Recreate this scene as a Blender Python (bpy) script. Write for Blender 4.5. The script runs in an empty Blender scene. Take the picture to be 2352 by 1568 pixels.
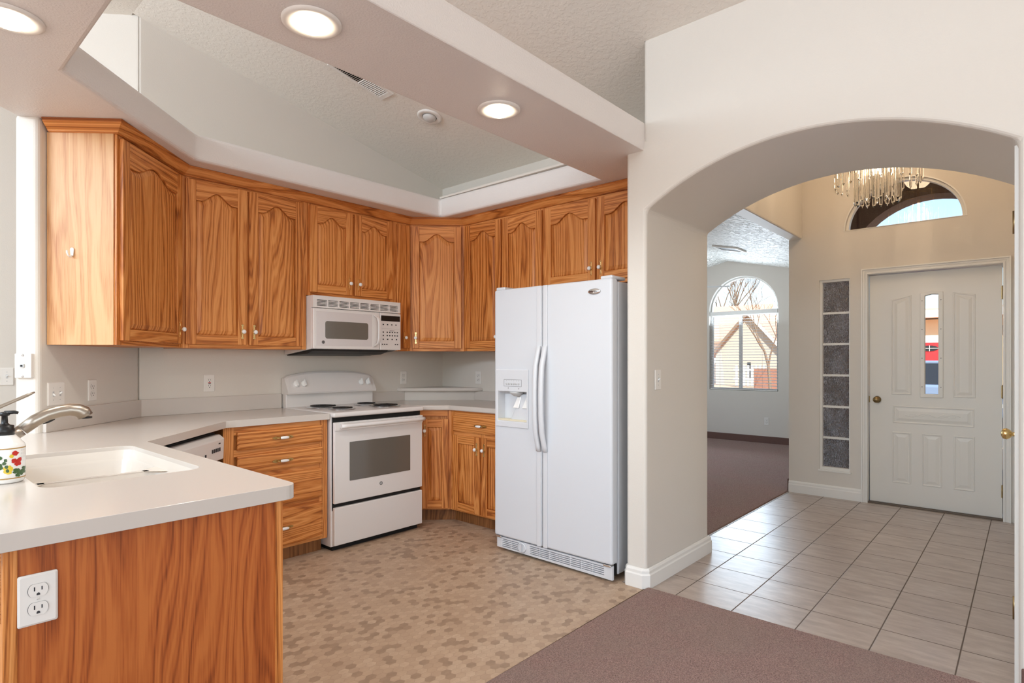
import bpy, bmesh, math, random
from mathutils import Vector, Matrix
PI = math.pi
R = math.radians
SC = bpy.context.scene
COL = SC.collection

# ------------------------------------------------------------------ camera, world, sun, daylight, exposure
cam = bpy.data.objects.new('camera', bpy.data.cameras.new('camera'))
COL.objects.link(cam)
cam.location = (0, 0, 1.27)
cam.rotation_euler = (R(90), 0, -0.844343)
cam.data.sensor_width = 36
cam.data.lens = 1335.3 / 2352 * 36
cam.data.shift_y = 43.7 / 2352
cam.data.clip_start = 0.05
SC.camera = cam

W = bpy.data.worlds.new('sky'); SC.world = W; W.use_nodes = True
wn = W.node_tree.nodes; wl = W.node_tree.links
sky = wn.new('ShaderNodeTexSky')
sky.sky_type = 'NISHITA'
sky.sun_disc = False
sky.sun_elevation = R(42); sky.sun_rotation = R(215)
sky.air_density = 1.0; sky.dust_density = 1.0; sky.ozone_density = 1.0
wl.new(sky.outputs[0], wn['Background'].inputs[0])
wn['Background'].inputs[1].default_value = 0.3

def lamp(name, kind, loc, rot, energy, color=(1, 1, 1), **kw):
    d = bpy.data.lights.new(name, kind); d.energy = energy; d.color = color
    for k, v in kw.items(): setattr(d, k, v)
    o = bpy.data.objects.new(name, d); COL.objects.link(o)
    o.location = loc; o.rotation_euler = rot
    return o
lamp('sun', 'SUN', (0, 0, 20), (R(48), 0, R(-52)), 8.0, (1, .98, .95), angle=R(.6))
DAY = (.72, .865, 1.0)
# daylight standing in the window openings of the great room (behind and left of the camera) and of the living room front
lamp('window_daylight_nook', 'AREA', (-3.42, 3.0, 1.35), (0, R(-104), 0), 27, DAY, shape='RECTANGLE', size=2.0, size_y=2.6)
lamp('window_daylight_west', 'AREA', (-3.42, -0.9, 1.5), (0, R(-112), 0), 29, DAY, shape='RECTANGLE', size=2.0, size_y=3.0)
lamp('window_daylight_clerestory', 'AREA', (-3.42, 2.2, 2.98), (0, R(-93), 0), 175, DAY, shape='RECTANGLE', size=.6, size_y=4.0)
lamp('window_daylight_south', 'AREA', (-0.4, -3.42, 1.6), (R(108), 0, 0), 62, DAY, shape='RECTANGLE', size=4.0, size_y=2.0)
lamp('window_daylight_living', 'AREA', (9.12, 3.35, 1.65), (0, R(115), 0), 58, DAY, shape='RECTANGLE', size=1.7, size_y=1.0)
lamp('added_fill_living_side', 'AREA', (6.4, 5.36, 1.5), (R(-96), 0, 0), 34, DAY, shape='RECTANGLE', size=2.4, size_y=1.6)  # added fill to brighten the living room; its side window is made up

SC.view_settings.view_transform = 'Standard'
SC.view_settings.look = 'None'
SC.view_settings.exposure = 0.0
SC.view_settings.gamma = 1.0
SC.view_settings.use_curve_mapping = False
SC.cycles.use_denoising = True
SC.cycles.max_bounces = 10
SC.cycles.diffuse_bounces = 6
SC.cycles.transparent_max_bounces = 16
SC.cycles.sample_clamp_indirect = 6.0
SC.cycles.caustics_reflective = False
SC.cycles.caustics_refractive = False

# ------------------------------------------------------------------ materials
def srgb(r, g, b):
    f = lambda c: (c / 255 / 12.92) if c / 255 <= .04045 else ((c / 255 + .055) / 1.055) ** 2.4
    return (f(r), f(g), f(b), 1)

class NT:
    def __init__(s, name):
        s.m = bpy.data.materials.new(name); s.m.use_nodes = True
        s.n = s.m.node_tree.nodes; s.l = s.m.node_tree.links
        s.p = s.n['Principled BSDF']
    def node(s, t, **kw):
        x = s.n.new(t)
        for k, v in kw.items(): setattr(x, k, v)
        return x
    def link(s, a, b): s.l.new(a, b)
    def val(s, sock, v):
        if hasattr(v, 'is_linked') or isinstance(v, bpy.types.NodeSocket): s.l.new(v, sock)
        else: sock.default_value = v
    def math(s, op, a, b=0.0, c=None):
        x = s.node('ShaderNodeMath', operation=op)
        s.val(x.inputs[0], a); s.val(x.inputs[1], b)
        if c is not None: s.val(x.inputs[2], c)
        return x.outputs[0]
    def vmath(s, op, a, b=None):
        x = s.node('ShaderNodeVectorMath', operation=op)
        s.val(x.inputs[0], a)
        if b is not None: s.val(x.inputs[1], b)
        return x.outputs['Value'] if op in ('DOT_PRODUCT', 'LENGTH') else x.outputs[0]
    def coord(s, kind='Object'):
        return s.node('ShaderNodeTexCoord').outputs[kind]
    def mapping(s, vec, scale=(1, 1, 1), loc=(0, 0, 0), rot=(0, 0, 0)):
        x = s.node('ShaderNodeMapping'); s.l.new(vec, x.inputs[0])
        x.inputs['Scale'].default_value = scale; x.inputs['Location'].default_value = loc; x.inputs['Rotation'].default_value = rot
        return x.outputs[0]
    def noise(s, vec, scale, detail=2, rough=.5):
        x = s.node('ShaderNodeTexNoise'); s.l.new(vec, x.inputs['Vector'])
        x.inputs['Scale'].default_value = scale; x.inputs['Detail'].default_value = detail; x.inputs['Roughness'].default_value = rough
        return x.outputs[0]
    def ramp(s, fac, stops):
        x = s.node('ShaderNodeValToRGB'); s.val(x.inputs[0], fac)
        e = x.color_ramp.elements
        while len(e) < len(stops): e.new(.5)
        for i, (p, c) in enumerate(stops):
            e[i].position = p; e[i].color = c if len(c) == 4 else (*c, 1)
        return x.outputs[0]
    def mix(s, fac, a, b, mode='MIX'):
        x = s.node('ShaderNodeMix', data_type='RGBA', blend_type=mode)
        s.val(x.inputs[0], fac); s.val(x.inputs[6], a); s.val(x.inputs[7], b)
        return x.outputs[2]
    def bump(s, h, strength, dist):
        x = s.node('ShaderNodeBump'); s.l.new(h, x.inputs['Height'])
        x.inputs['Strength'].default_value = strength; x.inputs['Distance'].default_value = dist
        s.l.new(x.outputs[0], s.p.inputs['Normal'])

def plain(name, col, rough=.5, metal=0., bump=None, spec=.5, emit=None, coat=0):
    t = NT(name)
    t.p.inputs['Base Color'].default_value = col if len(col) == 4 else (*col, 1)
    t.p.inputs['Roughness'].default_value = rough
    t.p.inputs['Metallic'].default_value = metal
    t.p.inputs['Specular IOR Level'].default_value = spec
    t.p.inputs['Coat Weight'].default_value = coat
    # slight natural variation
    if bump:
        sc, st, di = bump
        t.bump(t.noise(t.coord(), sc, 3), st, di)
    if emit:
        t.p.inputs['Emission Color'].default_value = (*emit[0], 1); t.p.inputs['Emission Strength'].default_value = emit[1]
    return t.m

def paint(name, col, scale, strength, dist, rough=.5, spec=.35, knock=False):
    t = NT(name)
    t.p.inputs['Base Color'].default_value = col
    t.p.inputs['Roughness'].default_value = rough
    t.p.inputs['Specular IOR Level'].default_value = spec
    c = t.coord()
    n = t.noise(c, scale, 3, .55)
    if knock:
        n = t.ramp(t.noise(c, scale, 4, .6), [(.46, (0, 0, 0)), (.56, (1, 1, 1))])
    t.bump(n, strength, dist)
    return t.m

def oak(name, horiz=False, light=srgb(222, 152, 86), mid=srgb(194, 118, 54), dark=srgb(136, 70, 24), wave=30.0, veneer=False):
    t = NT(name)
    c = t.coord()
    rnd = t.node('ShaderNodeObjectInfo').outputs['Random']
    sep = t.node('ShaderNodeSeparateXYZ'); t.link(c, sep.inputs[0])
    x, y, z = sep.outputs
    comb = t.node('ShaderNodeCombineXYZ')
    a, b = (z, x) if horiz else (x, z)
    if horiz == 'c': a, b, y = z, t.math('ADD', x, y), t.math('MULTIPLY', x, 0.0)
    t.link(t.math('ADD', t.math('ADD', a, y), t.math('MULTIPLY', rnd, 7.3)), comb.inputs[0])
    t.link(t.math('ADD', t.math('MULTIPLY', rnd, 11.0), t.math('MULTIPLY', y, .2)), comb.inputs[1])
    t.link(t.math('ADD', b, t.math('MULTIPLY', rnd, 5.1)), comb.inputs[2])
    v = comb.outputs[0]
    sp2 = t.node('ShaderNodeSeparateXYZ'); t.link(v, sp2.inputs[0]); xa = sp2.outputs[0]
    n1 = t.noise(t.mapping(v, (5.5, 5.5, .42 if not veneer else .8)), 1.0, 2, .45)
    n2 = t.noise(t.mapping(v, (26, 26, 1.6)), 1.0, 2, .5)
    ph = t.math('ADD', t.math('MULTIPLY', xa, wave), t.math('ADD', t.math('MULTIPLY', n1, wave * .42), t.math('MULTIPLY', n2, .55)))
    s1 = t.math('SINE', t.math('MULTIPLY', ph, 2 * PI))
    s2 = t.math('SINE', t.math('MULTIPLY', ph, 6.1 * PI))
    f = t.math('ADD', t.math('ADD', t.math('MULTIPLY', s1, .20), .52), t.math('MULTIPLY', s2, .10))
    pores = t.noise(t.mapping(v, (1, 1, .025)), 330, 2, .6)
    f = t.math('ADD', f, t.math('MULTIPLY', t.math('SUBTRACT', pores, .5), .9))
    broad = t.noise(t.mapping(v, (1, 1, .2)), 4, 2)
    f = t.math('ADD', f, t.math('MULTIPLY', t.math('SUBTRACT', broad, .5), .5))
    f = t.math('ADD', f, t.math('MULTIPLY', t.math('SUBTRACT', rnd, .5), .16))
    col = t.ramp(f, [(.12, dark), (.42, mid), (.78, light)])
    t.link(col, t.p.inputs['Base Color'])
    t.p.inputs['Roughness'].default_value = .42
    t.p.inputs['Specular IOR Level'].default_value = .4
    t.bump(pores, .08, .001)
    return t.m

M = {}
M['wall'] = paint('wall_paint', srgb(218, 212, 203), 170, .16, .004)
M['ceil'] = paint('ceiling_texture', srgb(234, 229, 220), 34, .22, .006, knock=True)
M['lceil'] = paint('living_ceiling_texture', srgb(228, 224, 216), 16, .9, .03, knock=True)
M['soffit'] = paint('soffit_texture', srgb(226, 221, 217), 130, .32, .006, rough=.42)
M['trim'] = plain('trim_paint', srgb(232, 230, 225), .35)
M['door'] = plain('door_paint', srgb(224, 221, 214), .4)
M['oak'] = oak('oak_vertical')
M['oakh'] = oak('oak_horizontal', True)
M['oakc'] = oak('oak_moulding', 'c')
M['oakp'] = oak('oak_veneer_panel', False, srgb(190, 108, 50), srgb(170, 88, 36), srgb(126, 58, 18), 22.0, True)
M['oak_daylit'] = oak('daylit_veneer', False, srgb(212, 166, 118), srgb(202, 150, 100), srgb(176, 116, 68), 12.0, True)  # side panel veneer; window daylight is painted in as a paler tone
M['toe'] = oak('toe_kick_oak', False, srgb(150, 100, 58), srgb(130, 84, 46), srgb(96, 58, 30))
M['solid'] = plain('solid_surface', srgb(205, 197, 189), .2, spec=.5)
M['sinkm'] = plain('sink_surface', srgb(216, 208, 198), .25)
M['fridge'] = plain('fridge_enamel', srgb(212, 215, 220), .38, bump=(420, .12, .002))
M['fplastic'] = plain('fridge_plastic', srgb(213, 215, 219), .35)
M['white'] = plain('white_enamel', srgb(226, 222, 219), .28)
M['whitep'] = plain('white_plastic', srgb(232, 228, 222), .4)
M['grey'] = plain('grey_plastic', srgb(190, 190, 190), .45)
M['black'] = plain('black_plastic', (.008, .008, .008), .35)
M['dark'] = plain('dark_gap', (.006, .005, .004), .8)
M['coil'] = plain('coil_metal', (.012, .011, .011), .45, .3)
M['chrome'] = plain('chrome', (.75, .75, .76), .15, 1)
M['nickel'] = plain('brushed_nickel', srgb(172, 162, 150), .32, 1)
M['brass'] = plain('polished_brass', (.80, .58, .26), .24, 1)
M['antq'] = plain('antique_brass', (.30, .21, .10), .35, 1)
M['ceram'] = plain('ceramic', srgb(240, 240, 238), .15)
M['ovenglass'] = plain('oven_glass', srgb(104, 98, 90), .12, spec=.6, bump=(500, .05, .001))
M['darkmetal'] = plain('dark_metal', (.035, .032, .03), .5, .6)
M['text'] = plain('printed_ink', (.03, .03, .035), .6)
M['red'] = plain('red_glaze', srgb(190, 40, 30), .3)
M['yellow'] = plain('yellow_glaze', srgb(222, 196, 60), .3)
M['green'] = plain('green_glaze', srgb(60, 92, 48), .3)
M['gold'] = plain('gold_band', srgb(170, 130, 60), .3)
M['threshold'] = plain('threshold_brown', srgb(92, 76, 62), .5)
M['covebrown'] = plain('carpet_base', srgb(112, 84, 76), .95, bump=(300, .5, .01))
M['fan'] = plain('fan_white', srgb(225, 225, 226), .4)
M['stucco'] = plain('brown_stucco', srgb(118, 96, 86), .9, bump=(120, .5, .01))
M['tan'] = plain('tan_stucco', srgb(206, 176, 142), .9)
M['greystucco'] = plain('grey_stucco', srgb(180, 172, 156), .9)
M['whitest'] = plain('white_stucco', srgb(236, 230, 218), .9)
M['reddoor'] = plain('red_door_paint', srgb(190, 40, 44), .5)
M['roof'] = plain('roof_tile', srgb(216, 168, 142), .9, bump=(8, .6, .1))
M['blockw'] = plain('block_wall', srgb(146, 104, 84), .9, bump=(5, .6, .05))
M['gravel'] = plain('gravel', srgb(212, 180, 150), .95, bump=(30, .6, .03))
M['asphalt'] = plain('asphalt', srgb(140, 138, 136), .9)
M['bark'] = plain('bark', srgb(128, 108, 88), .9)
M['carpaint'] = plain('car_paint', srgb(150, 172, 200), .2, .4, coat=1)
M['carglass'] = plain('car_glass', (.02, .025, .03), .08)
M['rubber'] = plain('rubber', (.02, .02, .02), .8)
M['bulb'] = plain('lit_bulb', (1, .95, .85), .4, emit=((1, .86, .66), 14))
M['bulbw'] = plain('chandelier_bulb', (1, .9, .7), .4, emit=((1, .74, .45), 6))
M['lens'] = plain('frosted_lens', srgb(205, 203, 200), .3)
M['digit'] = plain('lit_digits', (.2, .5, .7), .4, emit=((.45, .8, 1), 1.2))

def glass(name, tint=(1, 1, 1), gloss=.08, rough=0.0):
    t = NT(name)
    t.n.remove(t.p)
    tr = t.node('ShaderNodeBsdfTransparent'); tr.inputs[0].default_value = (*tint, 1)
    gl = t.node('ShaderNodeBsdfGlossy'); gl.inputs['Roughness'].default_value = rough
    fr = t.node('ShaderNodeFresnel'); fr.inputs[0].default_value = 1.45
    mx = t.node('ShaderNodeMixShader')
    t.link(t.math('MULTIPLY', fr.outputs[0], gloss * 10), mx.inputs[0])
    t.link(tr.outputs[0], mx.inputs[1]); t.link(gl.outputs[0], mx.inputs[2])
    t.link(mx.outputs[0], t.n['Material Output'].inputs[0])
    return t.m
M['pane'] = glass('window_glass')
def crystal():
    t = NT('crystal')
    t.p.inputs['Base Color'].default_value = (1, .985, .96, 1)
    t.p.inputs['Roughness'].default_value = .03
    t.p.inputs['IOR'].default_value = 1.45
    t.p.inputs['Transmission Weight'].default_value = 1
    return t.m
M['crystal'] = crystal()
def rainglass():
    t = NT('rain_glass')
    t.n.remove(t.p)
    c = t.coord()
    n = t.noise(t.mapping(c, (1, 1, .38)), 165, 3, .65)
    m = t.noise(c, 9, 2)
    fl = t.ramp(t.math('ADD', n, t.math('MULTIPLY', t.math('SUBTRACT', m, .5), .22)), [(.50, (0, 0, 0)), (.60, (1, 1, 1))])
    tr = t.node('ShaderNodeBsdfTransparent'); tr.inputs[0].default_value = (.62, .57, .55, 1)
    tl = t.node('ShaderNodeBsdfTranslucent'); tl.inputs[0].default_value = (.98, .96, .95, 1)
    gl = t.node('ShaderNodeBsdfGlossy'); gl.inputs['Roughness'].default_value = .2
    b = t.node('ShaderNodeBump'); t.link(n, b.inputs['Height']); b.inputs['Strength'].default_value = .8; b.inputs['Distance'].default_value = .01
    t.link(b.outputs[0], gl.inputs['Normal']); t.link(b.outputs[0], tl.inputs['Normal'])
    m1 = t.node('ShaderNodeMixShader'); t.link(fl, m1.inputs[0]); t.link(tr.outputs[0], m1.inputs[1]); t.link(tl.outputs[0], m1.inputs[2])
    m2 = t.node('ShaderNodeMixShader'); m2.inputs[0].default_value = .12; t.link(m1.outputs[0], m2.inputs[1]); t.link(gl.outputs[0], m2.inputs[2])
    t.link(m2.outputs[0], t.n['Material Output'].inputs[0])
    return t.m
M['rain'] = rainglass()

def vinyl():
    t = NT('hex_vinyl')
    c = t.mapping(t.coord(), (1 / .044, 1 / .036, 1), (40, 40, 0), (0, 0, R(41)))
    sep = t.node('ShaderNodeSeparateXYZ'); t.link(c, sep.inputs[0])
    cb = t.node('ShaderNodeCombineXYZ'); t.link(t.math('ADD', sep.outputs[0], 100.0), cb.inputs[0]); t.link(t.math('ADD', sep.outputs[1], 100.0), cb.inputs[1])
    p = cb.outputs[0]
    r = (1.0, 1.7320508, 1.0); h = (.5, .8660254, 0)
    a = t.vmath('SUBTRACT', t.vmath('MODULO', p, r), h)
    b = t.vmath('SUBTRACT', t.vmath('MODULO', t.vmath('SUBTRACT', p, h), r), h)
    sel = t.math('LESS_THAN', t.vmath('DOT_PRODUCT', a, a), t.vmath('DOT_PRODUCT', b, b))
    mv = t.node('ShaderNodeMix', data_type='VECTOR'); t.link(sel, mv.inputs[0]); t.link(b, mv.inputs[4]); t.link(a, mv.inputs[5])
    gv = mv.outputs[1]
    cid = t.vmath('SUBTRACT', p, gv)
    sn = t.vmath('SNAP', t.vmath('ADD', cid, (.013, .013, 0)), (.05, .05, .05))
    wnz = t.node('ShaderNodeTexWhiteNoise', noise_dimensions='2D'); t.link(sn, wnz.inputs['Vector'])
    ab = t.vmath('ABSOLUTE', gv)
    sp = t.node('ShaderNodeSeparateXYZ'); t.link(ab, sp.inputs[0])
    d = t.math('MAXIMUM', t.vmath('DOT_PRODUCT', ab, (.5, .8660254, 0)), sp.outputs[0])
    base = t.ramp(wnz.outputs[0], [(0, srgb(146, 124, 104)), (.17, srgb(154, 131, 110)), (.21, srgb(178, 154, 131)), (.6, srgb(190, 166, 142)), (1, srgb(199, 177, 154))])
    mott = t.noise(t.mapping(t.coord(), (1, 1.6, 1)), 22, 4, .6)
    base = t.mix(t.ramp(mott, [(.35, (.6, .6, .6)), (.7, (0, 0, 0))]), base, srgb(172, 147, 124))
    edge = t.ramp(d, [(.465, (0, 0, 0)), (.5, (.55, .55, .55))])
    base = t.mix(edge, base, srgb(142, 118, 97))
    t.link(base, t.p.inputs['Base Color'])
    t.p.inputs['Roughness'].default_value = .5
    t.bump(t.noise(t.coord(), 130, 2), .06, .002)
    return t.m
M['vinyl'] = vinyl()

def tiles():
    t = NT('floor_tiles')
    c = t.coord()
    sep = t.node('ShaderNodeSeparateXYZ'); t.link(c, sep.inputs[0])
    u = t.math('DIVIDE', t.math('SUBTRACT', sep.outputs[0], 3.214 - .299 * 40), .299)
    v = t.math('DIVIDE', t.math('SUBTRACT', sep.outputs[1], .2215 - .3015 * 40), .3015)
    du = t.math('ABSOLUTE', t.math('SUBTRACT', t.math('FRACT', u), .5)); dv = t.math('ABSOLUTE', t.math('SUBTRACT', t.math('FRACT', v), .5))
    d = t.math('MAXIMUM', du, dv)
    gr = t.ramp(d, [(.4895, (0, 0, 0)), (.493, (1, 1, 1))])
    cb = t.node('ShaderNodeCombineXYZ'); t.link(t.math('FLOOR', u), cb.inputs[0]); t.link(t.math('FLOOR', v), cb.inputs[1])
    wnz = t.node('ShaderNodeTexWhiteNoise', noise_dimensions='2D'); t.link(cb.outputs[0], wnz.inputs['Vector'])
    sh = t.vmath('ADD', c, t.vmath('MULTIPLY', wnz.outputs[1], (3, 3, 3)))
    n = t.noise(t.mapping(sh, (2.4, .7, 1)), 9, 5, .62)
    base = t.ramp(n, [(.3, srgb(156, 142, 132)), (.5, srgb(172, 158, 148)), (.72, srgb(190, 178, 168))])
    base = t.mix(t.math('MULTIPLY', wnz.outputs[0], .22), base, srgb(158, 144, 134))
    base = t.mix(gr, base, srgb(92, 78, 68))
    t.link(base, t.p.inputs['Base Color'])
    t.link(t.ramp(d, [(.4895, (.30, .30, .30)), (.493, (.8, .8, .8))]), t.p.inputs['Roughness'])
    hh = t.math('ADD', t.math('MULTIPLY', gr, -1.0), t.math('MULTIPLY', t.noise(sh, 14, 3), .25))
    t.bump(hh, .35, .004)
    return t.m
M['tile'] = tiles()

def carpet(name, a, b, sc=1.0):
    t = NT(name)
    c = t.coord()
    n = t.noise(c, 190 * sc, 3, .7); m = t.noise(c, 3.2, 3, .6); k = t.noise(c, 60 * sc, 2)
    col = t.ramp(n, [(.34, b), (.62, a)])
    col = t.mix(t.ramp(m, [(.4, (0, 0, 0)), (.62, (.3, .3, .3))]), col, srgb(170, 150, 136))
    t.link(col, t.p.inputs['Base Color'])
    t.p.inputs['Roughness'].default_value = 1
    t.p.inputs['Specular IOR Level'].default_value = .05
    t.p.inputs['Sheen Weight'].default_value = .25
    t.bump(t.math('ADD', n, k), 1.0, .02)
    return t.m
M['carpet'] = carpet('mauve_carpet', srgb(206, 168, 157), srgb(134, 98, 89))

# ------------------------------------------------------------------ mesh helpers
class MB:
    def __init__(s): s.v = []; s.f = []; s.m = []; s.s = []
    def add(s, verts, faces, mi=0, smooth=False):
        o = len(s.v); s.v += [tuple(p) for p in verts]
        for f in faces:
            s.f.append([i + o for i in f]); s.m.append(mi); s.s.append(smooth)
        return s
    def box(s, x0, x1, y0, y1, z0, z1, mi=0):
        v = [(x, y, z) for z in (z0, z1) for y in (y0, y1) for x in (x0, x1)]
        return s.add(v, [(0, 2, 3, 1), (4, 5, 7, 6), (0, 1, 5, 4), (2, 6, 7, 3), (0, 4, 6, 2), (1, 3, 7, 5)], mi)
    def prism(s, poly, axis, a0, a1, mi=0, smooth=False):
        f = {'z': lambda p, a: (p[0], p[1], a), 'y': lambda p, a: (p[0], a, p[1]), 'x': lambda p, a: (a, p[0], p[1])}[axis]
        n = len(poly)
        v = [f(p, a0) for p in poly] + [f(p, a1) for p in poly]
        s.add(v, [list(range(n))[::-1], list(range(n, 2 * n))], mi)
        return s.add(v, [(i, (i + 1) % n, n + (i + 1) % n, n + i) for i in range(n)], mi, smooth)
    def loft(s, rings, mi=0, smooth=True, cap0=True, cap1=True, closed=True):
        n = len(rings[0]); v = [p for r in rings for p in r]
        k = n if closed else n - 1
        s.add(v, [(j * n + i, j * n + (i + 1) % n, (j + 1) * n + (i + 1) % n, (j + 1) * n + i) for j in range(len(rings) - 1) for i in range(k)], mi, smooth)
        if cap0: s.add(rings[0], [list(range(n))[::-1]], mi)
        if cap1: s.add(rings[-1], [list(range(n))], mi)
        return s
    def lathe(s, prof, c=(0, 0, 0), axis='z', n=24, mi=0, cap=True, sy=1.0):
        rings = []
        for r, h in prof:
            ring = []
            for i in range(n):
                a = 2 * PI * i / n; p, q = r * math.cos(a), r * math.sin(a) * sy
                ring.append({'z': (c[0] + p, c[1] + q, c[2] + h), 'y': (c[0] + p, c[1] + h, c[2] + q), 'x': (c[0] + h, c[1] + p, c[2] + q)}[axis])
            rings.append(ring)
        return s.loft(rings, mi, True, cap, cap)
    def tube(s, pts, r, n=10, mi=0, flat=1.0):
        pts = [Vector(p) for p in pts]; rings = []
        rr = r if isinstance(r, (list, tuple)) else [r] * len(pts)
        up = Vector((0, 0, 1))
        for i, p in enumerate(pts):
            t = (pts[min(i + 1, len(pts) - 1)] - pts[max(i - 1, 0)]).normalized()
            a = t.cross(up)
            if a.length < 1e-3: a = t.cross(Vector((0, 1, 0)))
            a.normalize(); b = a.cross(t)
            rings.append([tuple(p + a * (rr[i] * math.cos(2 * PI * k / n)) + b * (rr[i] * flat * math.sin(2 * PI * k / n))) for k in range(n)])
        return s.loft(rings, mi)
    def sphere(s, c, r, mi=0, n=16, sz=1.0, axis='z'):
        return s.lathe([(max(1e-4, r * math.sin(PI * k / 10)), -r * sz * math.cos(PI * k / 10)) for k in range(11)], c, axis, n, mi)
    def build(s, name, mats, parent=None, bevel=0, seg=2, loc=None, rot=None, weld=True, angle=35):
        me = bpy.data.meshes.new(name)
        me.from_pydata(s.v, [], s.f)
        mats = mats if isinstance(mats, (list, tuple)) else [mats]
        for m in mats: me.materials.append(m)
        me.polygons.foreach_set('material_index', s.m); me.polygons.foreach_set('use_smooth', s.s)
        bm = bmesh.new(); bm.from_mesh(me)
        if weld: bmesh.ops.remove_doubles(bm, verts=bm.verts, dist=1e-5)
        bmesh.ops.recalc_face_normals(bm, faces=bm.faces)
        bm.to_mesh(me); bm.free()
        return link(name, me, parent, bevel, seg, loc, rot, angle)

def link(name, me, parent=None, bevel=0, seg=2, loc=None, rot=None, angle=35):
    o = bpy.data.objects.new(name, me); COL.objects.link(o)
    if parent: o.parent = parent
    if loc: o.location = loc
    if rot: o.rotation_euler = rot
    if bevel:
        b = o.modifiers.new('bevel', 'BEVEL'); b.width = bevel; b.segments = seg; b.limit_method = 'ANGLE'; b.angle_limit = R(angle)
        b.harden_normals = False
    return o

def tag(o, label=None, cat=None, group=None, kind=None):
    for k, v in (('label', label), ('category', cat), ('group', group), ('kind', kind)):
        if v: o[k] = v
    return o
def thing(name, label, cat, loc=(0, 0, 0), rz=0, group=None, rot=None):
    o = bpy.data.objects.new(name, None); COL.objects.link(o); o.empty_display_size = .1
    o.location = loc; o.rotation_euler = rot if rot else (0, 0, rz)
    return tag(o, label, cat, group)
def copy_thing(src, loc, rz=None, label=None, rot=None):
    def cp(o, par):
        c = o.copy(); COL.objects.link(c); c.parent = par
        for ch in [x for x in ALLCH.get(o.name, [])]: cp(ch, c)
        return c
    global ALLCH
    ALLCH = {}
    for o in bpy.data.objects:
        if o.parent: ALLCH.setdefault(o.parent.name, []).append(o)
    r = cp(src, None); r.location = loc
    if rz is not None: r.rotation_euler = (0, 0, rz)
    if rot is not None: r.rotation_euler = rot
    if label: r['label'] = label
    return r

def plate(outer, holes, axis, a0, a1, name, mats, parent=None, bevel=0, seg=2, angle=35):
    """polygon with holes, extruded from a0 to a1 along an axis"""
    f = {'z': lambda p, a: (p[0], p[1], a), 'y': lambda p, a: (p[0], a, p[1]), 'x': lambda p, a: (a, p[0], p[1])}[axis]
    bm = bmesh.new(); edges = []
    for loop in [outer] + holes:
        vs = [bm.verts.new(f(p, a0)) for p in loop]
        edges += [bm.edges.new((vs[i], vs[(i + 1) % len(vs)])) for i in range(len(vs))]
    bmesh.ops.triangle_fill(bm, use_beauty=True, use_dissolve=False, edges=edges)
    r = bmesh.ops.extrude_face_region(bm, geom=list(bm.faces))
    d = Vector(f((0, 0), a1)) - Vector(f((0, 0), a0))
    bmesh.ops.translate(bm, vec=d, verts=[g for g in r['geom'] if isinstance(g, bmesh.types.BMVert)])
    bmesh.ops.recalc_face_normals(bm, faces=bm.faces)
    me = bpy.data.meshes.new(name); bm.to_mesh(me); bm.free()
    for m in (mats if isinstance(mats, (list, tuple)) else [mats]): me.materials.append(m)
    return link(name, me, parent, bevel, seg, angle=angle)

def rrect(x0, x1, y0, y1, r, n=6):
    out = []
    for cx, cy, a in ((x1 - r, y1 - r, 0), (x0 + r, y1 - r, 90), (x0 + r, y0 + r, 180), (x1 - r, y0 + r, 270)):
        for k in range(n + 1):
            t = R(a + 90 * k / n); out.append((cx + r * math.cos(t), cy + r * math.sin(t)))
    return out
def arc(cx, cy, rx, ry, a0, a1, n):
    return [(cx + rx * math.cos(R(a0 + (a1 - a0) * k / n)), cy + ry * math.sin(R(a0 + (a1 - a0) * k / n))) for k in range(n + 1)]

def sweep(mb, path, prof, mi=0, closed=False):
    """profile (out, z) swept along a 2D path; 'out' is to the right of the travel direction; mitred"""
    P = [Vector(p) for p in path]; n = len(P); rings = []
    for i in range(n):
        d0 = (P[i] - P[i - 1]).normalized() if i > 0 or closed else (P[1] - P[0]).normalized()
        d1 = (P[(i + 1) % n] - P[i]).normalized() if i < n - 1 or closed else d0
        n0 = Vector((d0.y, -d0.x)); n1 = Vector((d1.y, -d1.x))
        m = (n0 + n1); m.normalize(); m = m / max(.3, m.dot(n0))
        rings.append([(P[i].x + m.x * o, P[i].y + m.y * o, z) for o, z in prof])
    mb.loft(rings, mi, False)
    return mb

def text(body, name, size, mat, parent, loc, rot=(R(90), 0, 0), ext=.0006, sx=1.0):
    c = bpy.data.curves.new(name, 'FONT'); c.body = body; c.size = size; c.extrude = ext
    c.align_x = 'CENTER'; c.align_y = 'CENTER'; c.resolution_u = 3
    c.materials.append(mat)
    o = bpy.data.objects.new(name, c); COL.objects.link(o); o.parent = parent; o.location = loc; o.rotation_euler = rot
    me = bpy.data.meshes.new_from_object(o)
    bpy.data.objects.remove(o)
    return link(name, me, parent, loc=loc, rot=rot)
def struct(o, label=None, cat=None): return tag(o, label, cat, kind='structure')

# ------------------------------------------------------------------ dimensions
YW, XW = 4.14, 3.67            # stove wall, fridge wall
XA, XB = 2.91, 3.75            # arch wall faces
ZS, ZT = 2.44, 2.595           # soffit underside, shelf top
ZC = .92                       # worktop
def ceil_z(x): return 2.887 + .2085 * (3.67 - x) if x > 1.13 else 2.887 + .2085 * (3.67 - 1.13)
ZF = ceil_z(1.0)

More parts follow.
